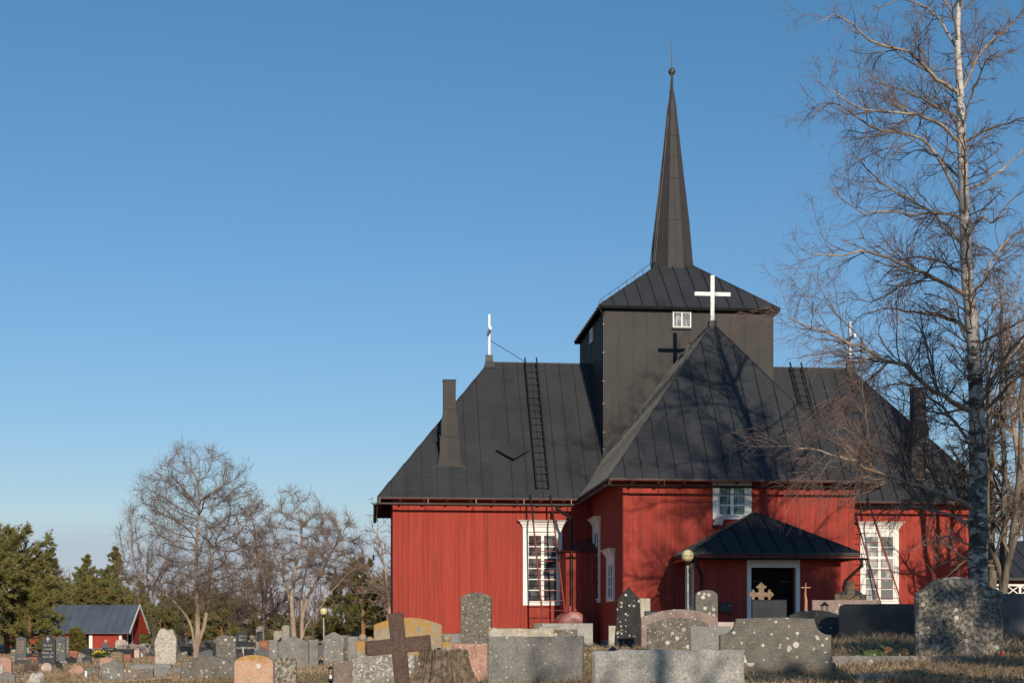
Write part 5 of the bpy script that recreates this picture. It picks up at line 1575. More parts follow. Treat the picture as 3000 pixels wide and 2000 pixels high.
def slab(kind, w, h, t, seed=0, rough=0.0, taper=0.0, c=0.02, top_rough=0.0):
    """a stone slab with chamfered edges, a shaped top and an optional hewn surface"""
    rng = np.random.default_rng(seed)
    pr = np.array(profile(kind, w, h))
    a = w / 2
    xs = set(np.round(np.linspace(-a, a, max(9, int(w / 0.07)) | 1), 5).tolist()) | set(np.round(pr[:, 0], 5).tolist()) | {round(-a + c, 5), round(a - c, 5)}
    xs = np.array(sorted(xs))
    keep = [0]
    for i in range(1, len(xs)):
        if xs[i] - xs[keep[-1]] > 0.006 * max(1, w) or i == len(xs) - 1: keep.append(i)
    xs = xs[keep]
    H = np.interp(xs, pr[:, 0], pr[:, 1])
    if top_rough:
        H = H + np.convolve(rng.normal(size=len(xs) + 2), [.25, .5, .25], 'same')[1:-1] * top_rough
    nz = max(6, int(h / 0.09))
    vs_ = np.concatenate([np.linspace(0, 1, nz)[:-1], [0.0]]); vs_ = np.linspace(0, 1, nz)
    V, Fc = [], []
    nx = len(xs)
    grids = []
    ph = rng.random(6) * 9
    def wob(x, z, s):
        return (np.sin(x * 7 + ph[0] + s) * np.sin(z * 6 + ph[1]) + .6 * np.sin(x * 15 + ph[2] - z * 11 + s) + .4 * np.sin(z * 25 + ph[3] + x * 19)) / 2
    for side in (-1, 1):
        rows = []
        for k, v in enumerate(vs_):
            z = np.where(k == nz - 1, H, np.minimum(H - c, v * H)) if k < nz - 1 else H
            if k == nz - 2: z = H - c
            else: z = z
            f = 1 - taper * (z / h)
            ed = (np.arange(nx) == 0) | (np.arange(nx) == nx - 1) | (k == nz - 1)
            y = np.where(ed, t / 2 - c, t / 2) * (1 - 0.0 * f)
            y = side * (y * (1 - taper * 0.6 * (z / h)) + rough * wob(xs, z, side))
            x = xs * f + rough * .6 * wob(z * 1.3, np.full_like(z, ph[4]), 0) * np.sign(xs) * (np.abs(xs) > .8 * a)
            rows.append(np.stack([x, y, z], -1))
        grids.append(np.array(rows))
    front, back = grids
    nf = nz * nx
    V = np.concatenate([front.reshape(-1, 3), back.reshape(-1, 3)])
    idx = np.arange(nf).reshape(nz, nx)
    q = lambda A: np.stack([A[:-1, :-1], A[:-1, 1:], A[1:, 1:], A[1:, :-1]], -1).reshape(-1, 4)
    F_ = [q(idx), q(idx + nf)[:, ::-1]]
    top = np.stack([idx[-1, :-1], idx[-1, 1:], idx[-1, 1:] + nf, idx[-1, :-1] + nf], -1)
    le = np.stack([idx[:-1, 0], idx[1:, 0], idx[1:, 0] + nf, idx[:-1, 0] + nf], -1)
    ri = np.stack([idx[1:, -1], idx[:-1, -1], idx[:-1, -1] + nf, idx[1:, -1] + nf], -1)
    bo = np.stack([idx[0, 1:], idx[0, :-1], idx[0, :-1] + nf, idx[0, 1:] + nf], -1)
    F_ += [top, le, ri, bo]
    return V, np.concatenate(F_)

GRAVES = 'gravestones in the churchyard'
STONE = {}
def text_lines(mb, w, z0, z1, n, seed, y, lw=0.75, big=1.0):
    """rows of small carved strokes that read as worn lettering"""
    rng = random.Random(seed)
    rows = np.linspace(z1, z0, n)
    lh = (z1 - z0) / max(1, n) * 0.55 * big
    for zc in rows:
        x = -w * lw / 2 * rng.uniform(.6, 1)
        xe = -x
        while x < xe:
            cw_ = lh * rng.uniform(.35, .75)
            if rng.random() > .14:
                k = rng.random()
                mb.box(x, x + cw_ * .3, y - .003, y + .002, zc - lh / 2, zc + lh / 2)
                if k < .6: mb.box(x + cw_ * .3, x + cw_ * .8, y - .003, y + .002, zc + (lh * .3 if k < .3 else -lh * .5), zc + (lh * .5 if k < .3 else -lh * .3))
            x += cw_ * 1.05

def stone(x0, x1, ytop, Y, kind, mat, label, t=None, rot=None, rough=0.0, taper=0.0, tilt=0.0, name='gravestone', cat='gravestone', plinth=None, panel=None, text=None, top_rough=0.0, lift=0.0, c=0.018, group=GRAVES, drop=0.0):
    seed = int(x0 * 7 + ytop * 3 + Y)
    rng = random.Random(seed)
    xc = (x0 + x1) / 2
    X = (xc - CX) / F * Y
    w = (x1 - x0) / F * Y
    g0 = gz(X, Y) + lift
    h = (HY - ytop) / F * Y - g0
    sink = 0.06
    if t is None: t = min(0.28, max(0.10, 0.17 * w + 0.04))
    if rot is None: rot = rng.uniform(-0.05, 0.06) - 0.02
    V, Q = slab(kind, w, h + sink, t, seed, rough, taper, min(c, t * .3, w * .1), top_rough)
    V[:, 2] -= sink
    if tilt:
        V[:, 0] += V[:, 2] * tilt
    o = raw_mesh(name, V, Q, M[mat], None, (X, Y, g0), smooth=True)
    o.data.set_sharp_from_angle(angle=R(28))
    o.rotation_euler = (0, 0, rot)
    tag(o, label, cat, group)
    if plinth:
        pw, ph_ = plinth
        MB().box(-w * pw / 2, w * pw / 2, -t * .5 - .07, t * .5 + .07, -0.08, ph_).build('plinth', M[mat], o, bevel=0.012)
    if panel:
        m2, fx0, fx1, fz0, fz1 = panel
        MB().box(w * (fx0 - .5), w * (fx1 - .5), -t / 2 - .006 - rough, -t / 2 + .01, h * fz0, h * fz1).build('panel', M[m2], o)
    if text:
        m3, n, fz0, fz1 = text[:4]
        mb = MB(); text_lines(mb, w, h * fz0, h * fz1, n, seed, -t / 2 - .004 - (.006 if panel else 0) - rough, text[4] if len(text) > 4 else .75, text[5] if len(text) > 5 else 1.0)
        mb.build('inscription', M[m3], o)
    STONE[label] = o
    return o

S = stone
# --- valley, left to right, nearest rows last
S(47, 77, 1863, 58, 'gable', 'slate', 'slim grey headstone with eight rows of gold lettering, leftmost tall one', text=('gold', 8, .38, .82))
S(38, 100, 1925, 50, 'shoulderarch', 'lichen', 'low wide lichen-edged headstone below the slim gold-lettered one', panel=('blackmat', .12, .88, .05, .75))
S(68, 112, 1923, 57, 'flat', 'redgran', 'low red granite block behind the low wide lichen-edged headstone')
S(102, 122, 1882.5, 86, 'round', 'slate', 'small pale-rimmed round-topped stone left of the tall black gabled headstone', plinth=(1.15, .45))
S(87, 122, 1912, 72, 'flat', 'black', 'low black stone with one gold line left of the tall black gabled headstone', text=('gold', 1, .6, .7, .6, 3))
S(122, 163, 1857, 47, 'shouldergable', 'blackmat', 'tall black gabled headstone with a small pale cross near its peak', text=('silver', 4, .35, .68, .8), c=.015)
S(190, 203, 1865, 72, 'slant', 'slate', 'narrow dark slab peeping out right of the two tall gabled headstones', text=('gold', 4, .35, .8, .9))
S(162, 193, 1861, 50, 'gable', 'slate', 'tall grey gabled headstone with a pale framed panel on a rough pale base', panel=('lichen', .12, .88, .42, .74))
S(165, 197, 1935, 49, 'flat', 'lichenwhite', 'rough pale foundation block in front of the panelled grey gabled headstone', rough=.015, name='stone_block', cat='stone block')
S(203, 228, 1905, 75, 'flat', 'redgran', 'red granite stone with a gold line right of the narrow dark slab', text=('gold', 1, .75, .85, .8, 4))
S(194, 224, 1925, 50, 'flat', 'black', 'square black headstone with a pale worn top edge below the red stone')
S(229, 252, 1912, 56, 'gable', 'grey', 'plain grey pointed headstone behind the small dark gabled one')
S(241, 268, 1921, 51, 'gable', 'blackmat', 'small dark gabled headstone with grey lower half beside the pale candle', panel=('slate', .08, .92, .05, .55))
S(242, 263, 1899, 80, 'round', 'black', 'small round black stone on a rough pale foot beside the shed door', plinth=(1.3, .42))
S(263, 298, 1902, 76, 'flat', 'black', 'wide black stone with pale writing behind a bed of yellow flowers', text=('silver', 3, .4, .85))
S(300, 320, 1881, 88, 'round', 'slate', 'small dark arched stone crowned with a little pink cross before the shed')
S(339, 371, 1872, 88, 'arch', 'palepink', 'pinkish arched stone with a grey panel against the red shed wall', panel=('greyfine', .15, .85, .25, .62))
S(341, 392, 1900, 73, 'flat', 'black', 'long low black stone below the pinkish arched stone')
S(300, 341, 1896, 82, 'flat', 'black', 'black square-cut stone with pale capitals below the little pink cross', text=('silver', 1, .72, .82, .85, 3))
S(324, 362, 1907, 57, 'segment', 'lichen', 'dark stone with three bold gold lines in the middle of the valley', text=('gold', 3, .35, .85, .85, 1.5))
S(362, 385, 1915, 60, 'flat', 'redgran', 'small red granite cube with gold lines right of the bold gold-lettered stone', text=('gold', 3, .45, .85, .8))
S(407.5, 427, 1894, 80, 'gable', 'mauve', 'small mauve headstone with a white candle at its foot')
S(444, 456, 1921, 63, 'flat', 'redgran', 'tiny red stone with gold lettering left of the big white standing stone', text=('gold', 2, .3, .6))
S(525, 549, 1860, 88, 'flat', 'greyfine', 'plain pale grey slab between the white standing stone and the broad maple')
S(530, 560, 1893, 80, 'flat', 'black', 'long black stone at the foot of the broad maple', )
S(520, 549, 1907, 68, 'slant', 'lichen', 'mossy grey stone right of the big white standing stone')
S(455, 518.5, 1840, 47, 'crag', 'whiterough', 'big rough white standing stone with a streak of orange lichen', t=.4, rough=.03, rot=.1, top_rough=.012, c=.05)
S(293, 335, 1924.6, 46, 'arch', 'pink', 'pink arched headstone half hidden by the coarse grey gabled stone')
S(121, 152, 1940, 41.5, 'round', 'palepink', 'small pale pink rounded headstone in front of the tall black gabled one', c=.04)
S(166, 182, 1940.5, 43, 'flat', 'black', 'short black post stone right of the small pale pink headstone')
S(205, 248, 1947, 37.5, 'round', 'pink', 'rounded rosy granite headstone with a worn face near the lower left', c=.04, rough=.006)
S(249, 290, 1951, 36, 'hump', 'lichen', 'grey lichen-crusted stone between the rosy one and the coarse grey gabled stone', rough=.015)
S(-25, 36, 1923, 36, 'arch', 'pink', 'weathered pink granite headstone cut by the left edge of the picture', rough=.008, c=.04)
S(-10, 46, 1966, 33, 'gable', 'grey', 'coarse dark grey peaked stone in the lower left corner', rough=.01)
S(364, 450, 1959, 32.5, 'flat', 'brownstone', 'wide brownish stone slab at the bottom between two grey stones')
S(383, 503, 1945, 35, 'flat', 'greyfine', 'long smooth grey slab behind the wide brownish one')
S(449, 499, 1956, 33.3, 'flat', 'greyfine', 'smooth upright grey pillar standing right of the wide brownish slab', t=.3)
S(496, 531, 1955, 31.6, 'flat', 'grey', 'squarish grey stone left of the broad lichen-spotted arched stone')
S(299, 364, 1933.5, 33, 'gable', 'grey', 'coarse grey gabled headstone right of the rosy granite one at the bottom', rough=.012)
S(30, 124, 1976, 37, 'flat', 'lightgrey', 'pale low grave kerb behind the white boulder', name='grave_kerb', cat='grave kerb', t=.15)
S(135, 263, 1988, 35.2, 'flat', 'grey', 'long low grey grave kerb before the rosy granite headstone', name='grave_kerb', cat='grave kerb', t=.15)
S(31, 48, 1900, 62, 'hump', 'lichen', 'rough dark stone just left of the slim gold-lettered grey headstone', rough=.01)
S(76, 86, 1895, 60, 'flat', 'lichenwhite', 'narrow rough pale stone just right of the slim gold-lettered grey headstone', rough=.008)
S(112, 123, 1924, 52, 'flat', 'blackmat', 'dark stone edge between the red granite block and the tall black gabled headstone')
S(152, 172, 1961, 42.3, 'flat', 'lichen', 'low rough stone behind the small pale pink rounded headstone', rough=.01)
S(391, 408, 1903, 76, 'flat', 'palepink', 'low pale stone between the long black stone and the small mauve headstone')
S(1001, 1021, 1859, 60, 'flat', 'lichen', 'lichened stone end behind the grey headstone with the pointed wavy top')
S(1024, 1049, 1853, 62, 'gable', 'slate', 'dark gabled stone tip above the smooth pale grey slab')
S(268, 292, 1950, 39.5, 'arch', 'slate', 'dark arched stone behind the grey lichen-crusted one')
S(556, 584, 1885, 85, 'slant', 'brownstone', 'brownish slanting stone right behind the broad maple trunk')
# middle of the valley
S(751, 774, 1832, 80, 'gable', 'lichenwhite', 'narrow pale gabled monument with a black panel by the far wall', panel=('blackmat', .1, .9, .48, .80), t=.3)
S(694.6, 726, 1850, 68, 'flat', 'blackmat', 'upright black headstone with four grey lines behind the lower black one', text=('silver', 4, .45, .85))
S(695, 744, 1879, 66, 'flat', 'black', 'lower wide black headstone with a surname in white capitals')
S(760, 788, 1875, 70, 'flat', 'redgran', 'low red stone with a gold patch right of the narrow pale monument', text=('gold', 1, .75, .8, .7, 3))
S(802, 828, 1847, 78, 'flat', 'lichenwhite', 'grey lichen block with a dark panel beside the crusted pillar', panel=('blackmat', .15, .95, .3, .55))
S(827, 849.5, 1830, 76, 'arch', 'lichenwhite', 'crusted pale pillar stone with a yellow cap left of the rough-barked tree', t=.4)
S(583, 624, 1902, 62, 'slant', 'slate', 'slanting blue-grey stone right of the broad maple', )
S(624, 634, 1887, 66, 'flat', 'black', 'thin black stone edge left of the white-spotted headstone')
S(691, 712, 1908, 55, 'gable', 'blackmat', 'small dark pointed stone beside a thin wooden post')
S(742, 788, 1892, 52, 'steep', 'slate', 'peaked grey stone half hidden behind the salmon arched headstone')
S(633, 693, 1859, 42, 'segment', 'lichenspot', 'dark upright headstone thickly dotted with white lichen discs')
S(1007, 1021, 1870, 50, 'flat', 'slate', 'narrow grey slab between the gabled dark stone and the smooth pale one')
S(930, 948, 1888, 50, 'flat', 'slate', 'narrow blue-grey stone behind the triple grey monument')
S(1020, 1050.5, 1863, 44, 'flat', 'greyfine', 'smooth pale grey slab left of the orange lichen posts', c=.008)
S(947, 1008, 1850, 45, 'wave', 'grey', 'grey headstone with a pointed wavy top right of the globe lamp post', rot=.1)
o_ = S(816, 904, 1862, 38, 'gable', 'grey', 'broad grey monument of a gabled slab between two lower side slabs')
for q in (-1, 1):
    wv, qv = slab('flat', .24, .93, .14, 5)
    ow = raw_mesh('side_slab', wv, qv, M['grey'], o_, (q * .515, 0.0, -.05), smooth=True); ow.data.set_sharp_from_angle(angle=R(28))
# nearer row
S(533, 690, 1918.6, 29, 'shoulderarch', 'lichenspot', 'broad dark arched stone spotted white and grey at the bottom left', rough=.008)
S(802, 868, 1923, 27, 'arch', 'lichenbig', 'dark brown arched stone with big white lichen blotches right of the salmon one')
S(688, 803, 1917, 26, 'arch', 'orangepink', 'salmon-pink arched granite headstone with grey and orange lichen')
S(1096, 1295, 1808, 33, 'segment', 'yellow', 'wide headstone covered in orange lichen behind the iron cross', plinth=(1.05, .3), t=.25)
for i, (xa, xb, yt, Yp, lab, bx) in enumerate(((1043.5, 1070, 1877, 32, 'orange lichen post with a stone ball, leftmost of the three', 1062), (1072, 1094, 1884, 34.5, 'orange lichen post with a stone ball behind the iron cross arm', 1083), (1295, 1326, 1880, 32, 'orange lichen post with a stone ball right of the wide orange headstone', 1309))):
    o_ = S(xa, xb, yt, Yp, 'flat', 'yellow', lab, t=.2, name='ball_post', cat='grave post', rot=0, group='ball-topped grave posts')
    h_ = (HY - yt) / F * Yp - o_.location.z
    MB().ball(((bx - (xa + xb) / 2) / F * Yp, 0, h_ + .08), .086, 20, 14).lathe([(.05, h_ - .005), (.05, h_ + .01)], 12, ((bx - (xa + xb) / 2) / F * Yp, 0, 0)).build('ball', M['yellow'], o_, smooth=40)
S(976, 1034, 1934, 24, 'flat', 'brownstone', 'brownish square stone left of the speckled grey block')
S(1032, 1219, 1918, 22, 'flat', 'lichenwhite', 'wide grey block crusted with pale lichen behind the iron cross', rot=-.14, rough=.006, top_rough=.006)
S(1326, 1430, 1884, 24, 'flat', 'pink', 'pink granite slab behind the tree stump')
S(1351, 1440, 1735, 33, 'arch', 'lichen', 'tall arched lichen-dotted stone in front of the church left wall', rot=-.10, t=.2)
S(1404, 1446, 1855, 31.5, 'flat', 'lichen', 'low lichen block beside the foot of the tall arched stone')
S(1432, 1623, 1840, 26, 'flat', 'yellowtop', 'pale slab with a yellow crusted top behind the big plain grey block', rot=-.1, top_rough=.004)
S(1440, 1540, 1838, 27.5, 'flat', 'lichen', 'thin dark lichened slab edge behind the yellow-topped slab', top_rough=.006)
S(1600, 1692, 1843, 26.4, 'flat', 'lichen', 'dark lichened slab right of the yellow-topped slab', top_rough=.004)
S(1562.6, 1592, 1824, 39.5, 'flat', 'lichen', 'small dark square stone left of the smooth light grey slab')
S(1588, 1736, 1825, 38, 'flat', 'lightgrey', 'smooth light grey slab in front of the red oil tank', c=.008)
S(1429, 1709.5, 1863, 21, 'flat', 'grey', 'big plain grey granite block right of the tree stump', rot=-.16, t=.2, c=.016, rough=.004, top_rough=.004)
S(1874.5, 1905, 1752, 38, 'flat', 'yellowtop', 'pale grey slab with a yellow top behind the black obelisk')
S(1782.6, 1808, 1832, 37, 'flat', 'yellowtop', 'small grey and yellow stone left of the black obelisk foot')
S(1799, 1884, 1717.7, 34, 'steep', 'lichenblack', 'tapering black obelisk spotted with lichen before the church corner', taper=.30, t=.45, rot=-.1)
S(1888, 1935, 1789, 32, 'flat', 'black', 'thin black slab behind the left end of the curved pink slab')
S(2036, 2104, 1728, 33, 'arch', 'lichenspot', 'tall pale-lichened stone right of the globe lamp post', taper=.06, t=.3, rot=-.16)
S(2100, 2150, 1821, 27, 'flat', 'palepink', 'pinkish low stone behind the stone with scooped shoulders')
S(1879, 2101, 1784, 28, 'segment', 'mauve', 'wide curved pink granite slab with white lichen', rot=-.16, t=.25)
S(1896.6, 2083, 1809, 26, 'segment', 'lichen', 'brown-stained lichened slab in front of the curved pink slab', rot=-.16, rough=.006)
S(2022, 2140, 1833, 24, 'flat', 'greyfine', 'smooth grey block left of the stone with scooped shoulders', rot=-.16)
S(2108, 2430, 1812, 19, 'scoop', 'lichenspot', 'large grey stone with scooped shoulders and white lichen discs', rot=-.10, t=.22, rough=.005, plinth=(1.07, .17))
S(1736.7, 2177, 1903, 16, 'flat', 'lightgrey', 'long pale rough-hewn granite block nearest the viewer', rot=-.12, t=.26, rough=.016, top_rough=.018, c=.035)
# right side
S(2203, 2304, 1756, 33, 'flat', 'black', 'black polished headstone below the ornate tan cross', t=.2, rot=-.16)
S(2380, 2574, 1757, 33, 'flat', 'mauve', 'mauve granite slab behind the big black polished stone', rot=-.16)
S(2312, 2455, 1786, 28, 'segment', 'blackmat', 'dark rough-topped slab left of the big black polished stone', top_rough=.01, rot=-.16)
S(2460, 2680, 1768.7, 27, 'clip', 'black', 'big black polished slab with rounded corners', rot=-.2, t=.22)
S(2458, 2525, 1722, 38, 'gable', 'yellowtop', 'pale gabled stone half hidden behind the plain tan cross', top_rough=.01)
S(2684.7, 2930, 1689, 21, 'hump', 'lichenbig', 'great dark hump-topped stone blotched with lichen at the right', rot=-.16, t=.3, rough=.02, top_rough=.008, c=.04)
S(2926, 3040, 1738, 26, 'flat', 'slate', 'blue-grey weathered slab cut by the right edge', rot=-.1)
S(2514.6, 2650, 1975, 15.2, 'flat', 'lightgrey', 'small pale stone edge in the grass at the bottom right', t=.12, tilt=.05)
for xa, xb, lab, ds in ((2435, 2662, 'grey grave kerb stone beside the leafy plant', 0.0), (2664, 3040, 'dark grave kerb stone under the great hump-topped stone', .012)):
    S(xa, xb, 1920, 20 - ds * 5, 'flat', 'grey' if ds == 0 else 'lichenbig', lab, t=.16, name='grave_kerb', cat='grave kerb', rot=-.02, lift=0)

# ring-shaped stones by the far wall
for px_, yt, Y_, lab in ((432, 1882, 92, 'pale ring-shaped gravestone with a hole, by the far wall'), (450, 1886, 91, 'smaller ring-shaped gravestone beside the big white standing stone')):
    X = (px_ - CX) / F * Y_; g0 = gz(X, Y_); zt = (HY - yt) / F * Y_ - g0
    ro_, ri_ = .21, .09
    mb = MB(); zc = zt - ro_
    v, f = [], []
    m_ = 24
    for y in (-.06, .06):
        for r in (ro_, ri_):
            for k in range(m_):
                a = 2 * math.pi * k / m_; v.append((r * math.cos(a), y, zc + r * math.sin(a)))
    for k in range(m_):
        j = (k + 1) % m_
        f += [(k, j, m_ + j, m_ + k), (2 * m_ + k, 3 * m_ + k, 3 * m_ + j, 2 * m_ + j), (k, 2 * m_ + k, 2 * m_ + j, j), (m_ + k, m_ + j, 3 * m_ + j, 3 * m_ + k)]
    mb.add(v, f); mb.box(-.13, .13, -.065, .065, -.05, zc - ri_ - .04)
    tag(mb.build('gravestone', M['lichenwhite'], None, (X, Y_, g0)), lab, 'gravestone', GRAVES)
# little cross on the dark arched stone, pale cross mark on the tall black stone
so1 = STONE['small dark arched stone crowned with a little pink cross before the shed']
hh = (HY - 1881) / F * 88 - so1.location.z
MB().box(-.03, .03, -.03, .03, hh - .02, hh + .18).box(-.08, -.03, -.028, .03, hh + .08, hh + .13).box(.03, .08, -.028, .03, hh + .08, hh + .13).build('cross', M['palepink'], so1)
so2 = STONE['tall black gabled headstone with a small pale cross near its peak']
MB().box(-.018, .018, -.079, -.072, .86, 1.0).box(-.05, -.018, -.078, -.072, .93, .965).box(.018, .05, -.078, -.072, .93, .965).build('cross_emblem', M['silver'], so2)
so3 = STONE['lower wide black headstone with a surname in white capitals']
fc = bpy.data.curves.new('inscription', 'FONT'); fc.body = 'GUSTAFSSON'; fc.size = .13; fc.align_x = 'CENTER'; fc.extrude = .003
ft = bpy.data.objects.new('lettering_curve', fc); COL.objects.link(ft)
bpy.context.view_layer.update()
fm = bpy.data.meshes.new_from_object(ft.evaluated_get(bpy.context.evaluated_depsgraph_get()))
bpy.data.objects.remove(ft); bpy.data.curves.remove(fc)
fo = bpy.data.objects.new('inscription', fm); COL.objects.link(fo); fo.parent = so3; fo.location = (0, -.105, .52); fo.rotation_euler = (R(90), 0, 0); fm.materials.clear(); fm.materials.append(M['silver'])

# ------------------------------------------------------------------ other small things among the graves
# rusty iron cross, leaning
Yc = 14.0
def cx_(px, py, y=0.0): 
    p = at(px, py, Yc); return p
Lc = loc_on_ground(1205, Yc)
ang = 0.085
mb = MB()
tq = [(1133, 1797), (1185, 1791)]
sc_ = Yc / F
ctr = at(1168, 1890, Yc) - Vector(Lc)
Mx = Matrix.Translation(ctr) @ Matrix.Rotation(-0.01, 4, 'Z') @ Matrix.Rotation(ang, 4, 'Y') if False else Matrix.Translation(ctr) @ Matrix.Rotation(-0.10, 4, 'Y')
hw = .072
up, dn, arm_ = .31, 1.3, .305
def cross_outline(hw, up, dn, a0, a1):
    return [(-hw, -dn), (hw, -dn), (hw, -hw), (a1, -hw), (a1, hw), (hw, hw), (hw, up), (-hw, up), (-hw, hw), (-a0, hw), (-a0, -hw), (-hw, -hw)]
mb.prism(cross_outline(hw, up, dn, arm_, arm_), -.022, .022, Mx)
co = mb.build('iron_cross', M['rustiron'], None, Lc, bevel=.004)
tag(co, 'rusty brown iron cross leaning to the left in the foreground', 'grave cross')
rim = MB()
o1 = cross_outline(hw - .010, up - .010, dn, arm_ - .010, arm_ - .010)
for a, b_ in zip(o1, o1[1:] + o1[:1]):
    if a[1] < -1.2 and b_[1] < -1.2: continue
    rim.bar(Mx @ Vector((a[0], -.0235, a[1])), Mx @ Vector((b_[0], -.0235, b_[1])), .005, .005, Mx.to_3x3() @ Vector((0, 1, 0)))
rim.ball(Mx @ Vector((0, -.022, -.005)), .006, 8, 6)
rim.build('raised_rim', M['rustiron'], co)

# tree stump with buttress roots
def stump():
    Ys = 17.0
    L = loc_on_ground(1300, Ys)
    rng = np.random.default_rng(4)
    zt = (HY - 1902) / F * Ys - L[2]
    m_, nz = 110, 26
    V = []
    a = np.linspace(0, 2 * np.pi, m_, endpoint=False)
    ridge = sum(np.sin(a * k + rng.random() * 6) * am for k, am in ((3, .05), (5, .06), (8, .05), (13, .05), (21, .04), (34, .03)))
    for i in range(nz):
        t = i / (nz - 1)
        z = -.1 + (zt + .1) * t
        fl = .262 + .36 * (1 - t) ** 1.7
        jag = rng.normal(size=m_) * .012 + .035 * np.sin(a * 29 + z * 6) * (1 + .3 * np.sin(z * 9 + a * 4))
        rt = 1 + ridge * (1.0 - .35 * t) + .55 * np.maximum(0, np.cos(a * 2.5 + .8)) ** 3 * (1 - t) ** 2 + jag
        top = (rng.normal(size=m_) * .012 if i == nz - 1 else 0)
        V.append(np.stack([fl * rt * np.cos(a), fl * rt * np.sin(a), z + top + 0 * a], -1))
    V = np.array(V)
    idx = np.arange(nz * m_).reshape(nz, m_)
    Q = np.stack([idx[:-1], np.roll(idx, -1, 1)[:-1], np.roll(idx, -1, 1)[1:], idx[1:]], -1).reshape(-1, 4)
    o = raw_mesh('tree_stump', V.reshape(-1, 3), Q, M['stump'], None, L)
    tag(o, 'thick old tree stump with furrowed bark right of the iron cross', 'tree stump')
    ct = np.concatenate([V[-1] * [.98, .98, 1] - [0, 0, .005], [[0, 0, zt - .06]]])
    T_ = [[i, (i + 1) % m_, m_, m_] for i in range(m_)]
    MB().add(ct, [(i, (i + 1) % m_, m_) for i in range(m_)]).build('cut_top', M['stumptop'], o)
M['stump'] = stone_mat('stump_bark', (0.095, 0.068, 0.047), (0.20, 0.15, 0.105), grain=30, white=.12, wsize=9, orange=.12, rugged=1.0)
M['stumptop'] = plain('stump_wood', (.30, .24, .17), .9, .3, 12)
stump()

# ornate tan cross, plain tan cross, copper cross
def ornate():
    Y_ = 35.0
    L = loc_on_ground(2230, Y_)
    k = Y_ / F
    z0 = (HY - 1741) * k - L[2]
    mb = MB()
    hw = .085
    mb.box(-hw, hw, -.05, .05, -.1, z0 + .24)
    mb.box(-.27, -hw, -.048, .05, z0 - hw * .75, z0 + hw * .75); mb.box(hw, .27, -.048, .05, z0 - hw * .75, z0 + hw * .75)
    def trefoil(cx, cz, ax, az):
        # scrolled leaf end: a pointed leaf and two curls
        px_, pz_ = -az, ax
        pts = []
        for u, v in ((-.02, -.10), (.03, -.135), (.07, -.125), (.085, -.09), (.075, -.07), (.10, -.085), (.125, -.06), (.15, -.03), (.175, 0), (.15, .03), (.125, .06), (.10, .085), (.075, .07), (.085, .09), (.07, .125), (.03, .135), (-.02, .10)):
            pts.append((cx + ax * u + px_ * v, cz + az * u + pz_ * v))
        mb.prism(pts[::-1] if False else pts, -.052, .052)
        for s_ in (-1, 1):
            q = (cx + ax * .03 + px_ * s_ * .125, cz + az * .03 + pz_ * s_ * .125)
            mb.lathe([(.035, -.056), (.035, .056)], 12) if False else None
            mb.tube([(q[0], -.058, q[1]), (q[0], .058, q[1])], .036, 12)
    trefoil(0, z0 + .20, 0, 1); trefoil(-.22, z0, -1, 0); trefoil(.22, z0, 1, 0)
    mb.prism([(-.14, z0 - .05), (0, z0 - .16), (.14, z0 - .05), (.14, z0 + .04), (0, z0 + .15), (-.14, z0 + .04)], -.056, .056)
    for v_ in mb.v:
        v_[:, 0] *= .75; v_[:, 2] = np.where(v_[:, 2] > z0 - .2, z0 + (v_[:, 2] - z0) * .78, v_[:, 2])
    o = mb.build('ornate_cross', M['tan'], None, L, -.1, bevel=.004)
    tag(o, 'ornate tan cross with scrolled leaf ends in front of the church door', 'grave cross')
ornate()
Y_ = 35.5; L = loc_on_ground(2491, Y_); k = Y_ / F
mb = MB(); zt = (HY - 1702) * k - L[2]; za, zb_ = (HY - 1757) * k - L[2], (HY - 1740) * k - L[2]
mb.box(-.092, .092, -.06, .06, -.1, zt); mb.box(-.373, -.092, -.058, .06, za - .03, zb_); mb.box(.092, .373, -.058, .06, za - .03, zb_)
tag(mb.build('stone_cross', M['tan'], None, L, -.05, bevel=.008), 'plain square-cut tan cross behind the mauve granite slab', 'grave cross')
Y_ = 34.0; L = loc_on_ground(2360.5, Y_); k = Y_ / F
zt, zb_ = (HY - 1706) * k - L[2], (HY - 1720) * k - L[2]
mb = MB()
mb.tube([(0, 0, -.1), (0, 0, zb_ - .55), (.008, 0, zb_ - .3), (-.012, 0, zb_ - .15), (0, 0, zb_), (0, 0, zt)], [.045, .04, .034, .024, .014, .013], 8)
mb.bar((-.108, 0, zb_), (.108, 0, zb_), .022, .02)
tag(mb.build('slender_cross', M['copper'], None, L, smooth=40), 'slender copper-coloured cross on a wavy stem right of the church door', 'grave cross')

# lanterns
def lantern(px, ytop, Y, r, label, hh=.34):
    L = loc_on_ground(px, Y)
    zt = (HY - ytop) / F * Y - L[2]
    o = empty('grave_lantern', L, .1, label, 'grave lantern', 'black grave lanterns')
    z0 = zt - hh
    if z0 > .05: MB().tube([(0, 0, -.1), (0, 0, z0)], .02, 8).build('post', M['black_iron'], o, smooth=50)
    else: z0 = 0
    MB().lathe([(r * .75, z0), (r * .8, z0 + .02), (r * .7, z0 + .03)], 4, rot=math.pi / 4).build('base', M['black_iron'], o)
    mb = MB()
    for sx in (-1, 1):
        for sy in (-1, 1):
            mb.box(sx * r * .5 - .008, sx * r * .5 + .008, sy * r * .5 - .008, sy * r * .5 + .008, z0 + .03, zt - r * .75)
    mb.build('frame', M['black_iron'], o)
    MB().tube([(0, 0, z0 + .03), (0, 0, z0 + .12)], .03, 10).build('candle', M['candle'], o, smooth=50)
    MB().lathe([(r, zt - r * .75), (r * .55, zt - r * .38), (r * .3, zt - r * .2), (r * .32, zt - r * .12), (.02, zt - .01), (.004, zt)], 8).build('roof', M['black_iron'], o)
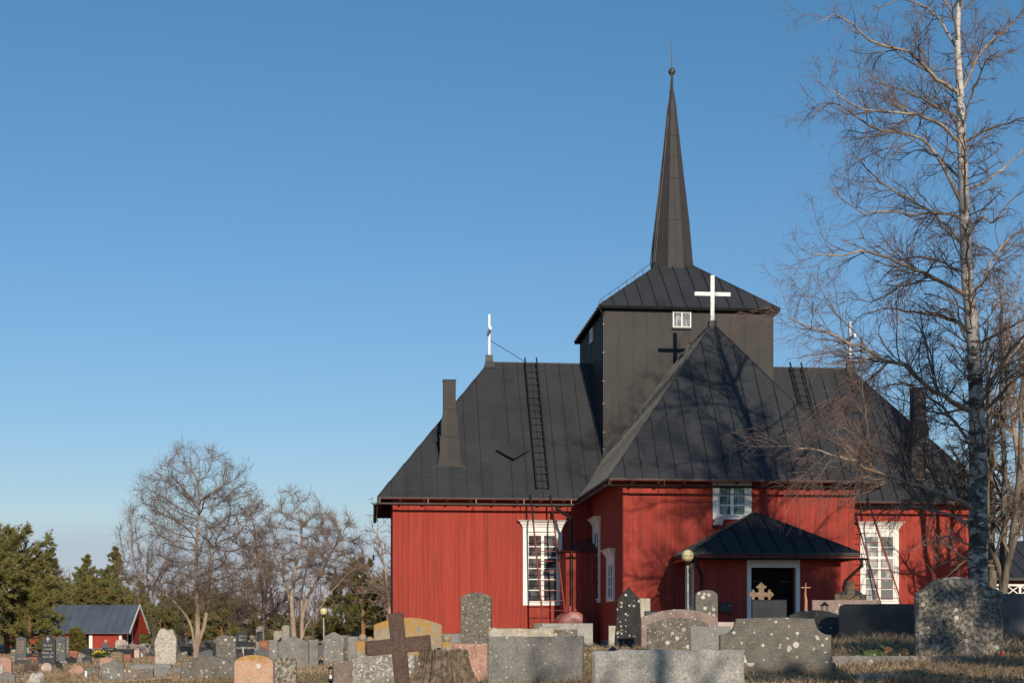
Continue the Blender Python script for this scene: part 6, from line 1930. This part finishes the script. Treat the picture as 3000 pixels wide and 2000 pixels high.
lantern(2416, 1762, 30, .105, 'black lantern with a peaked roof in front of the mauve granite slab')
lantern(1796, 1892, 17, .075, 'roof of a small black lantern just behind the pale front block', .25)
lantern(968.5, 1950, 25.0, .065, 'black grave lantern leaning at the left of the brownish square stone', .27)

# candles, post, boulder, shrubs, plants
def candle(px, yb, Y, label, mat='candle', r=.032, h=.16):
    X = (px - CX) / F * Y
    o = empty('grave_candle', (X, Y, gz(X, Y)), 0, label, 'candle', 'grave candles')
    MB().lathe([(r, 0), (r * 1.05, h * .5), (r, h)], 14).build('jar', M[mat], o, smooth=40)
    MB().lathe([(r * 1.08, h), (r * 1.08, h + .02), (.01, h + .04)], 14).build('lid', M['brass'], o, smooth=40)
candle(252, 1985, 35.6, 'white grave candle right of the rosy granite headstone', h=.2)
candle(416, 1919, 79, 'white grave candle at the foot of the small mauve headstone', h=.18, r=.05)
candle(2937, 1905, 20.6, 'red grave candle at the right foot of the great hump-topped stone', 'candlered', .035, .10)
Y_ = 34.5; L = loc_on_ground(5, Y_)
tag(MB().box(-.035, .035, -.03, .03, -.1, (HY - 1949) / F * Y_ - L[2]).build('wooden_post', M['wood_grey'], None, L, bevel=.005), 'pale grey wooden post at the left edge before the pink headstone', 'post')
Y_ = 55.3; L = loc_on_ground(712, Y_)
tag(MB().box(-.03, .03, -.03, .03, -.1, (HY - 1894) / F * Y_ - L[2]).build('wooden_post', M['wood_grey'], None, L, .2, bevel=.005), 'thin weathered wooden post beside the small dark pointed stone', 'post')
def boulder_mesh(rx, ry, rz, seed, seg=20, ring=14, am=.12):
    rng = np.random.default_rng(seed)
    th = np.linspace(0, np.pi, ring); ph = np.linspace(0, 2 * np.pi, seg, endpoint=False)
    Tt, Pp = np.meshgrid(th, ph, indexing='ij')
    D = np.stack([np.sin(Tt) * np.cos(Pp), np.sin(Tt) * np.sin(Pp), np.cos(Tt)], -1)
    k = rng.normal(size=(8, 3)) * 2.4; o = rng.random(8) * 6
    r = 1 + am * sum(np.sin((D * k[i]).sum(-1) + o[i]) for i in range(8)) / 2.2
    V = D * r[..., None] * [rx, ry, rz]
    idx = np.arange(ring * seg).reshape(ring, seg)
    Q = np.stack([idx[:-1], idx[1:], np.roll(idx, -1, 1)[1:], np.roll(idx, -1, 1)[:-1]], -1).reshape(-1, 4)
    return V.reshape(-1, 3), Q
Y_ = 33.0; X = (105 - CX) / F * Y_
V, Q = boulder_mesh(.26, .25, .36, 3, 36, 24, .16)
o = raw_mesh('boulder', V, Q, M['whiterough'], None, (X, Y_, gz(X, Y_) + (HY - 1972) / F * Y_ - gz(X, Y_) - .33), smooth=True)
tag(o, 'rough white boulder at the bottom left edge of the graves', 'boulder')
def shrub(px, Y, w, h, n, seed, label, mat):
    rng = np.random.default_rng(seed)
    L = loc_on_ground(px, Y)
    root = empty('bare_shrub', L, 0, label, 'shrub')
    b = rng.normal(size=(n, 3)) * [w * .2, w * .15, 0]
    d = unit(np.stack([rng.normal(size=n) * .5, rng.normal(size=n) * .5, np.ones(n)], -1))
    P = np.stack([b + d * (h * t) + rng.normal(size=(n, 3)) * .02 * (t > 0) for t in np.linspace(0, .8, 5)], 1)
    RR = np.full((n, 5), .007) * np.linspace(1, .6, 5)
    P1, R1 = sprout(P, RR, n * 14, rng, .2, 1, (.25, .5), (35, 14), 4, .2, (0, 0, .1), .7, .0045)
    w_ = Wood(); w_.add(P, RR, 4); w_.build('stems', M[mat], root)
    w_ = Wood(); w_.add(P1, R1, 3); w_.build('twigs', M[mat], root)
shrub(92, 44.5, .55, .34, 60, 1, 'low brown leafless shrub before the low wide lichen-edged headstone', 'twig_far')
# flowers by the black stone
L = loc_on_ground(292, 74.5)
fl = empty('flower_bed', L, 0, 'small bed of yellow flowers and green leaves before the wide black stone', 'flowers')
rng = np.random.default_rng(2)
C = rng.normal(size=(60, 3)) * [.22, .1, .06] + [0, 0, .2]
V, Q = tufts(C, unit(rng.normal(size=(60, 3)) + [0, 0, 1.2]), rng, 5, .12, .05, .6)
raw_mesh('leaves', V, Q, M['leaf_green'], fl)
C = rng.normal(size=(26, 3)) * [.2, .08, .05] + [0, 0, .36]
V, Q = tufts(C, unit(rng.normal(size=(26, 3)) + [0, 0, 1]), rng, 6, .05, .05, .9)
raw_mesh('blossom', V, Q, plain('yellow_petal', (.65, .50, .03), .5, .1), fl)

def bergenia():
    Yb = 20.6
    L = loc_on_ground(2585, Yb)
    root = empty('leafy_plant', (L[0], L[1], L[2] + .05), 0, 'low plant with big round green and brown leaves on the grave kerb', 'plant')
    rng = random.Random(9)
    spec = [(-.37, .13, 'leaf_brown', .10), (-.20, .11, 'leaf_dark', .09), (-.10, .17, 'leaf_green', .09), (.02, .28, 'leaf_green', .12), (.04, .19, 'leaf_dark', .12), (.02, .12, 'leaf_green', .13), (.16, .17, 'leaf_dark', .10), (.20, .30, 'leaf_dark', .09), (.13, .10, 'leaf_brown', .09), (.28, .14, 'leaf_brown', .08), (.34, .20, 'leaf_brown', .075), (-.03, .06, 'leaf_brown', .09), (-.15, .06, 'leaf_dark', .09), (.24, .08, 'leaf_dark', .10), (.08, .22, 'leaf_brown', .08), (-.28, .07, 'leaf_brown', .08)]
    spec = [(x, z, mt, r * .72) for x, z, mt, r in spec] + [(rng.uniform(-.4, .4), rng.uniform(.04, .2), rng.choice(('leaf_green', 'leaf_dark', 'leaf_dark', 'leaf_brown')), rng.uniform(.045, .08)) for _ in range(22)]
    for i, (x, z, mt, r) in enumerate(spec):
        m_ = 18
        vs2, fs = [(0, 0, 0)], []
        for ring in (0.5, 1.0):
            for k in range(m_):
                a = 2 * math.pi * k / m_
                rr = r * ring * (1 + .08 * math.sin(a * 3 + i))
                vs2.append((rr * math.cos(a), rr * 1.12 * math.sin(a), -.45 * r * ring ** 2 + .05 * r * math.sin(a * 5 + i) * ring + .42 * r * abs(math.cos(a)) * ring))
        for k in range(m_):
            j = (k + 1) % m_
            fs.append((0, 1 + k, 1 + j)); fs.append((1 + k, 1 + m_ + k, 1 + m_ + j, 1 + j))
        Rm = Matrix.Translation((x, -.05 - .1 * rng.random() + .12 * (z > .18), z)) @ Matrix.Rotation(rng.uniform(-.9, .9), 4, 'Z') @ Matrix.Rotation(rng.uniform(.5, 1.35), 4, 'X') @ Matrix.Rotation(rng.uniform(-.5, .5), 4, 'Y')
        mb = MB().add([Rm @ Vector(p) for p in vs2], fs)
        q = Rm @ Vector((0, -r * .9, 0))
        mb.tube([(x * .5, 0, -.06), (x * .8, -.02, z * .4), q], .006, 5)
        mb.build('leaf', M[mt], root, smooth=60)
bergenia()

# ------------------------------------------------------------------ shed in the valley
def shed():
    Y0 = 112.0
    k = Y0 / F
    xr = (415 - CX) * k; xl = (30 - CX) * k
    g0 = gz((200 - CX) * k, Y0)
    ze = (HY - 1852) * k; zr = (HY - 1769) * k
    o = empty('shed', (xl, Y0, g0), -.04, 'low red shed with a grey sheet roof and white corner boards in the valley', 'shed')
    W, D = (388 - CX) * k - xl - .75, 4.4
    ze -= g0; zr -= g0 
    hw = ze - .1
    wl = MB()
    for xa, xb in ((0, 5.05), (6.05, W)):
        wl.quad((xa, 0, -.3), (xb, 0, -.3), (xb, 0, hw), (xa, 0, hw))
    wl.quad((W, 0, -.3), (W, D, -.3), (W, D, hw), (W, D / 2, zr - .12), (W, 0, hw))
    wl.quad((0, D, -.3), (0, 0, -.3), (0, 0, hw), (0, D / 2, zr - .12), (0, D, hw))
    wl.quad((W, D, -.3), (0, D, -.3), (0, D, hw), (W, D, hw))
    w_ = wl.build('wall', M['red'], o, uv=True)
    rf = MB(); sm = MB(); un = MB()
    ov, e = .45, .75
    sl2 = (zr - ze) / (D / 2 + ov)
    for s_ in (0, 1):
        y0 = -ov if s_ == 0 else D + ov
        ps = [(-e, y0, ze), (W + e, y0, ze), (W + e, D / 2, zr), (-e, D / 2, zr)]
        rf.quad(*ps); un.quad(*[(p[0], p[1], p[2] - .092) for p in ps][::-1])
        rf.quad((-e, y0, ze - .09), (W + e, y0, ze - .09), (W + e, y0, ze), (-e, y0, ze))
        for x in (-e, W + e): rf.quad((x, y0, ze - .09), (x, D / 2, zr - .09), (x, D / 2, zr), (x, y0, ze))
        slope_seams(rf, ps, .62, .05, .05)
    r_ = rf.build('roof', M['shedroof'], o, uv=True); un.build('soffit', M['red_plain'], o)
    MB().bar((W + e + .03, -ov, ze - .04), (W + e + .03, D / 2, zr - .04), .04, .20).bar((W + e + .03, D + ov, ze - .04), (W + e + .03, D / 2, zr - .04), .04, .20).build('barge_board', M['white'], o)
    MB().box(W - .16, W + .02, -.03, 0, -.2, hw).build('corner_board', M['white'], o)
    MB().box(W, W + .03, -.02, .16, -.2, hw).build('corner_board', M['white'], o)
    for xa in (4.83, 6.05):
        MB().box(xa, xa + .25, -.05, .02, -.2, hw).build('door_post', M['white'], o)
    MB().box(5.05, 6.05, .12, .16, -.2, hw).build('door', M['door'], o)
    MB().box(W + .01, W + .05, 1.5, 2.5, 0, 2.0).build('door', M['door'], o)
    for ya in (1.32, 2.5):
        MB().box(W + .01, W + .07, ya, ya + .18, 0, 2.1).build('door_post', M['white'], o)
M['shedroof'] = metal_mat('shed_roof_sheet', (0.078, 0.095, 0.120), .55)
shed()

# ------------------------------------------------------------------ building at the right edge
def outbuilding():
    Y0 = 62.0; k = Y0 / F
    xl = (2868 - CX) * k
    g0 = gz(xl + 3, Y0)
    ze = (HY - 1693) * k - g0; zr = (HY - 1570) * k - g0
    o = empty('outbuilding', (xl, Y0, g0), .08, 'red building with a dark roof and white crossed railings behind the right trees', 'building')
    W, D = 7.0, 5.5
    wl = MB()
    hw = ze - .02
    wl.quad((0, 0, -.3), (W, 0, -.3), (W, 0, hw), (0, 0, hw))
    wl.quad((W, 0, -.3), (W, D, -.3), (W, D, hw), (W, 0, hw)); wl.quad((0, D, -.3), (0, 0, -.3), (0, 0, hw), (0, D, hw)); wl.quad((W, D, -.3), (0, D, -.3), (0, D, hw), (W, D, hw))
    wl.build('wall', M['red'], o, uv=True)
    e = .5
    cs = [(-e, -e, ze), (W + e, -e, ze), (W + e, D + e, ze), (-e, D + e, ze)]
    a_, b2 = (D / 2 + .0, D / 2, zr), (W - D / 2, D / 2, zr)
    rf = MB(); sm = MB()
    for ps in ([cs[0], cs[1], b2, a_], [cs[1], cs[2], b2], [cs[2], cs[3], a_, b2], [cs[3], cs[0], a_]):
        rf.quad(*ps); slope_seams(rf, ps, .6, .035, .035)
    rf.quad(*[(p[0], p[1], p[2] - .1) for p in cs][::-1])
    for i in range(4):
        p, q = cs[i], cs[(i + 1) % 4]
        rf.quad((p[0], p[1], p[2] - .1), (q[0], q[1], q[2] - .1), q, p)
    r_ = rf.build('roof', M['roof'], o, uv=True)
    za, zb_ = (HY - 1742) * k - g0, (HY - 1712) * k - g0
    MB().box(0, W, -.06, 0, zb_ - .05, zb_ + .05).build('railing', M['white'], o)
    MB().box(0, W, -.06, 0, za - .05, za + .03).build('railing', M['white'], o)
    MB().quad((0.02, -.012, za), (W - .02, -.012, za), (W - .02, -.012, zb_), (.02, -.012, zb_)).build('opening_shade', M['door'], o)  # flat dark sheet on the wall, in place of the shade inside an opening
    for i in range(13):
        x = i * W / 12
        MB().box(x - .05, x + .05, -.065, -.002, za + .03, zb_ - .05).build('baluster', M['white'], o)
        if i < 12:
            x2 = (i + 1) * W / 12
            MB().bar((x + .05, -.04, za + .03), (x2 - .05, -.04, zb_ - .05), .02, .04).bar((x + .05, -.035, zb_ - .05), (x2 - .05, -.035, za + .03), .02, .04).build('cross_brace', M['white'], o)
outbuilding()

# ------------------------------------------------------------------ dry stone wall along the far side
def stone_wall():
    rng = np.random.default_rng(15)
    VV, QQ, k = [], [], 0
    Yw = 97.5
    x = (-60 - CX) / F * Yw
    xe = (1230 - CX) / F * Yw
    L = ((x + xe) / 2, Yw, gz((x + xe) / 2, Yw))
    for row in range(4):
        xx = x if row < 2 else (500 - CX) / F * Yw + row * .5
        while xx < xe:
            rx = rng.uniform(.18, .42) * (1 - .08 * row)
            rz = rng.uniform(.13, .22)
            z = gz(xx, Yw) + .14 + row * .27 + rng.normal() * .03
            if (row == 3 or (row == 1 and xx < (430 - CX) / F * Yw)) and rng.random() < .45: xx += rx * 2; continue
            V, Q = boulder_mesh(rx, rng.uniform(.25, .4), rz, int(rng.integers(1e6)), 12, 8, .16)
            V = V + [xx + rx - L[0], rng.normal() * .08 + .05 * row, z - L[2]]
            VV.append(V); QQ.append(Q + k); k += len(V)
            xx += rx * 1.85
    o = raw_mesh('stone_wall', np.concatenate(VV), np.concatenate(QQ), M['fieldstone_wall'], None, L, smooth=True)
    tag(o, 'long dry wall of rough field stones along the far side of the graves', 'stone wall')
m, nt, b = new_mat('dry_wall_stone')
g = nt.nodes.new("ShaderNodeNewGeometry"); c = coords(nt, rnd=False)
f = noise(nt, c, 6.0, 5, .65); f2 = noise(nt, c, 1.2, 3)
col = mixc(nt, g.outputs["Random Per Island"], (.17, .14, .12), (.40, .33, .29))
col = mixc(nt, mth(nt, 'MULTIPLY', ramp(nt, f, .45, .65), .6), col, (.11, .09, .075))
col = mixc(nt, mth(nt, 'MULTIPLY', ramp(nt, f2, .52, .66), .7), col, (.10, .085, .025))
nt.links.new(col, b.inputs["Base Color"]); b.inputs["Roughness"].default_value = .9; bump(nt, b, f, .5, .04)
M['fieldstone_wall'] = m
stone_wall()

# ------------------------------------------------------------------ dry grass
def grass():
    rng = np.random.default_rng(99)
    parts = []
    def patch(n, x0, x1, y0, y1, hmin, hmax, wd):
        y = rng.uniform(y0, y1, n); f = rng.random(n)
        x = (x0 + (x1 - x0) * f) / 1.0
        z = zg(x, y)
        keep = np.sin(x * 2.1 + 1.3 * np.sin(y * 1.7)) * np.sin(y * 1.9 + x * .7) + rng.normal(size=n) * .6 > -.5
        x, y, z = x[keep], y[keep], z[keep]; n = len(x)
        h = rng.uniform(hmin, hmax, n) * (0.6 + .8 * rng.random(n) ** 3)
        a = rng.random(n) * 2 * np.pi
        s = np.stack([np.cos(a), np.sin(a), np.zeros(n)], -1) * wd * .5 * (.6 + .8 * rng.random(n))[:, None]
        ln = rng.normal(size=(n, 3)) * [.7, .7, 0]
        B = np.stack([x, y, z - .01], -1)
        Mid = B + ln * h[:, None] * .35 + np.array([0, 0, 1.0]) * h[:, None] * .6
        Tp = B + ln * h[:, None] * .95 + np.array([0, 0, 1.0]) * h[:, None] * .95
        V = np.stack([B - s, B + s, Mid + s * .8, Mid - s * .8, Tp + s * .15, Tp - s * .15], 1)
        i = np.arange(n)[:, None] * 6
        Q = np.concatenate([i + [0, 1, 2, 3], i + [3, 2, 4, 5]])
        parts.append((V.reshape(-1, 3), Q))
    patch(60000, 1.5, 9.5, 14.0, 24, .04, .09, .009)
    patch(42000, 4.5, 13.0, 19, 31, .05, .16, .012)
    patch(26000, -2, 9, 24, 42, .05, .11, .016)
    patch(52000, -13, -1.5, 30, 60, .05, .11, .022)
    patch(52000, -34, -6, 42, 96, .06, .14, .032)
    patch(26000, -10, 1.5, 22, 40, .04, .09, .014)
    for lab_, o_ in STONE.items():                        # longer tufts left standing round the stones
        x_, y_, _z = o_.location
        if 14 < y_ < 64:
            wd = o_.dimensions.x if o_.dimensions.x > 0 else .8
            patch(int(220 + 260 * wd), x_ - wd * .62, x_ + wd * .62, y_ - .34, y_ - .10, .07, .17, .010 if y_ < 30 else .018)
    VV, QQ, k = [], [], 0
    for V, Q in parts:
        VV.append(V); QQ.append(Q + k); k += len(V)
    o = raw_mesh('dry_grass', np.concatenate(VV), np.concatenate(QQ), M['grass'])
    tag(o, 'short dry straw-coloured grass between the graves', 'grass', kind='stuff')
grass()
def litter():
    rng = np.random.default_rng(5)
    n = 5200
    y = rng.uniform(13.5, 34, n); x = rng.uniform(-.14, .36, n) * y
    z = zg(x, y) + rng.uniform(.01, .05, n)
    C = np.stack([x, y, z], -1)
    a = unit(rng.normal(size=(n, 3)) * [1, 1, .5]); b_ = unit(np.cross(a, rng.normal(size=(n, 3)) * [.5, .5, 0] + [0, 0, 1]))
    r = rng.uniform(.012, .03, n)[:, None]
    V = np.stack([C - a * r, C - b_ * r * .6, C + a * r, C + b_ * r * .6], 1).reshape(-1, 3)
    o = raw_mesh('fallen_leaves', V, np.arange(n * 4).reshape(-1, 4), M['litter'])
    tag(o, 'scattered dry brown fallen leaves in the grass', 'leaves', kind='stuff')
M['litter'] = leaf_mat('dry_leaves', (.16, .075, .035), (.34, .20, .10), (.12, .06, .03))
litter()
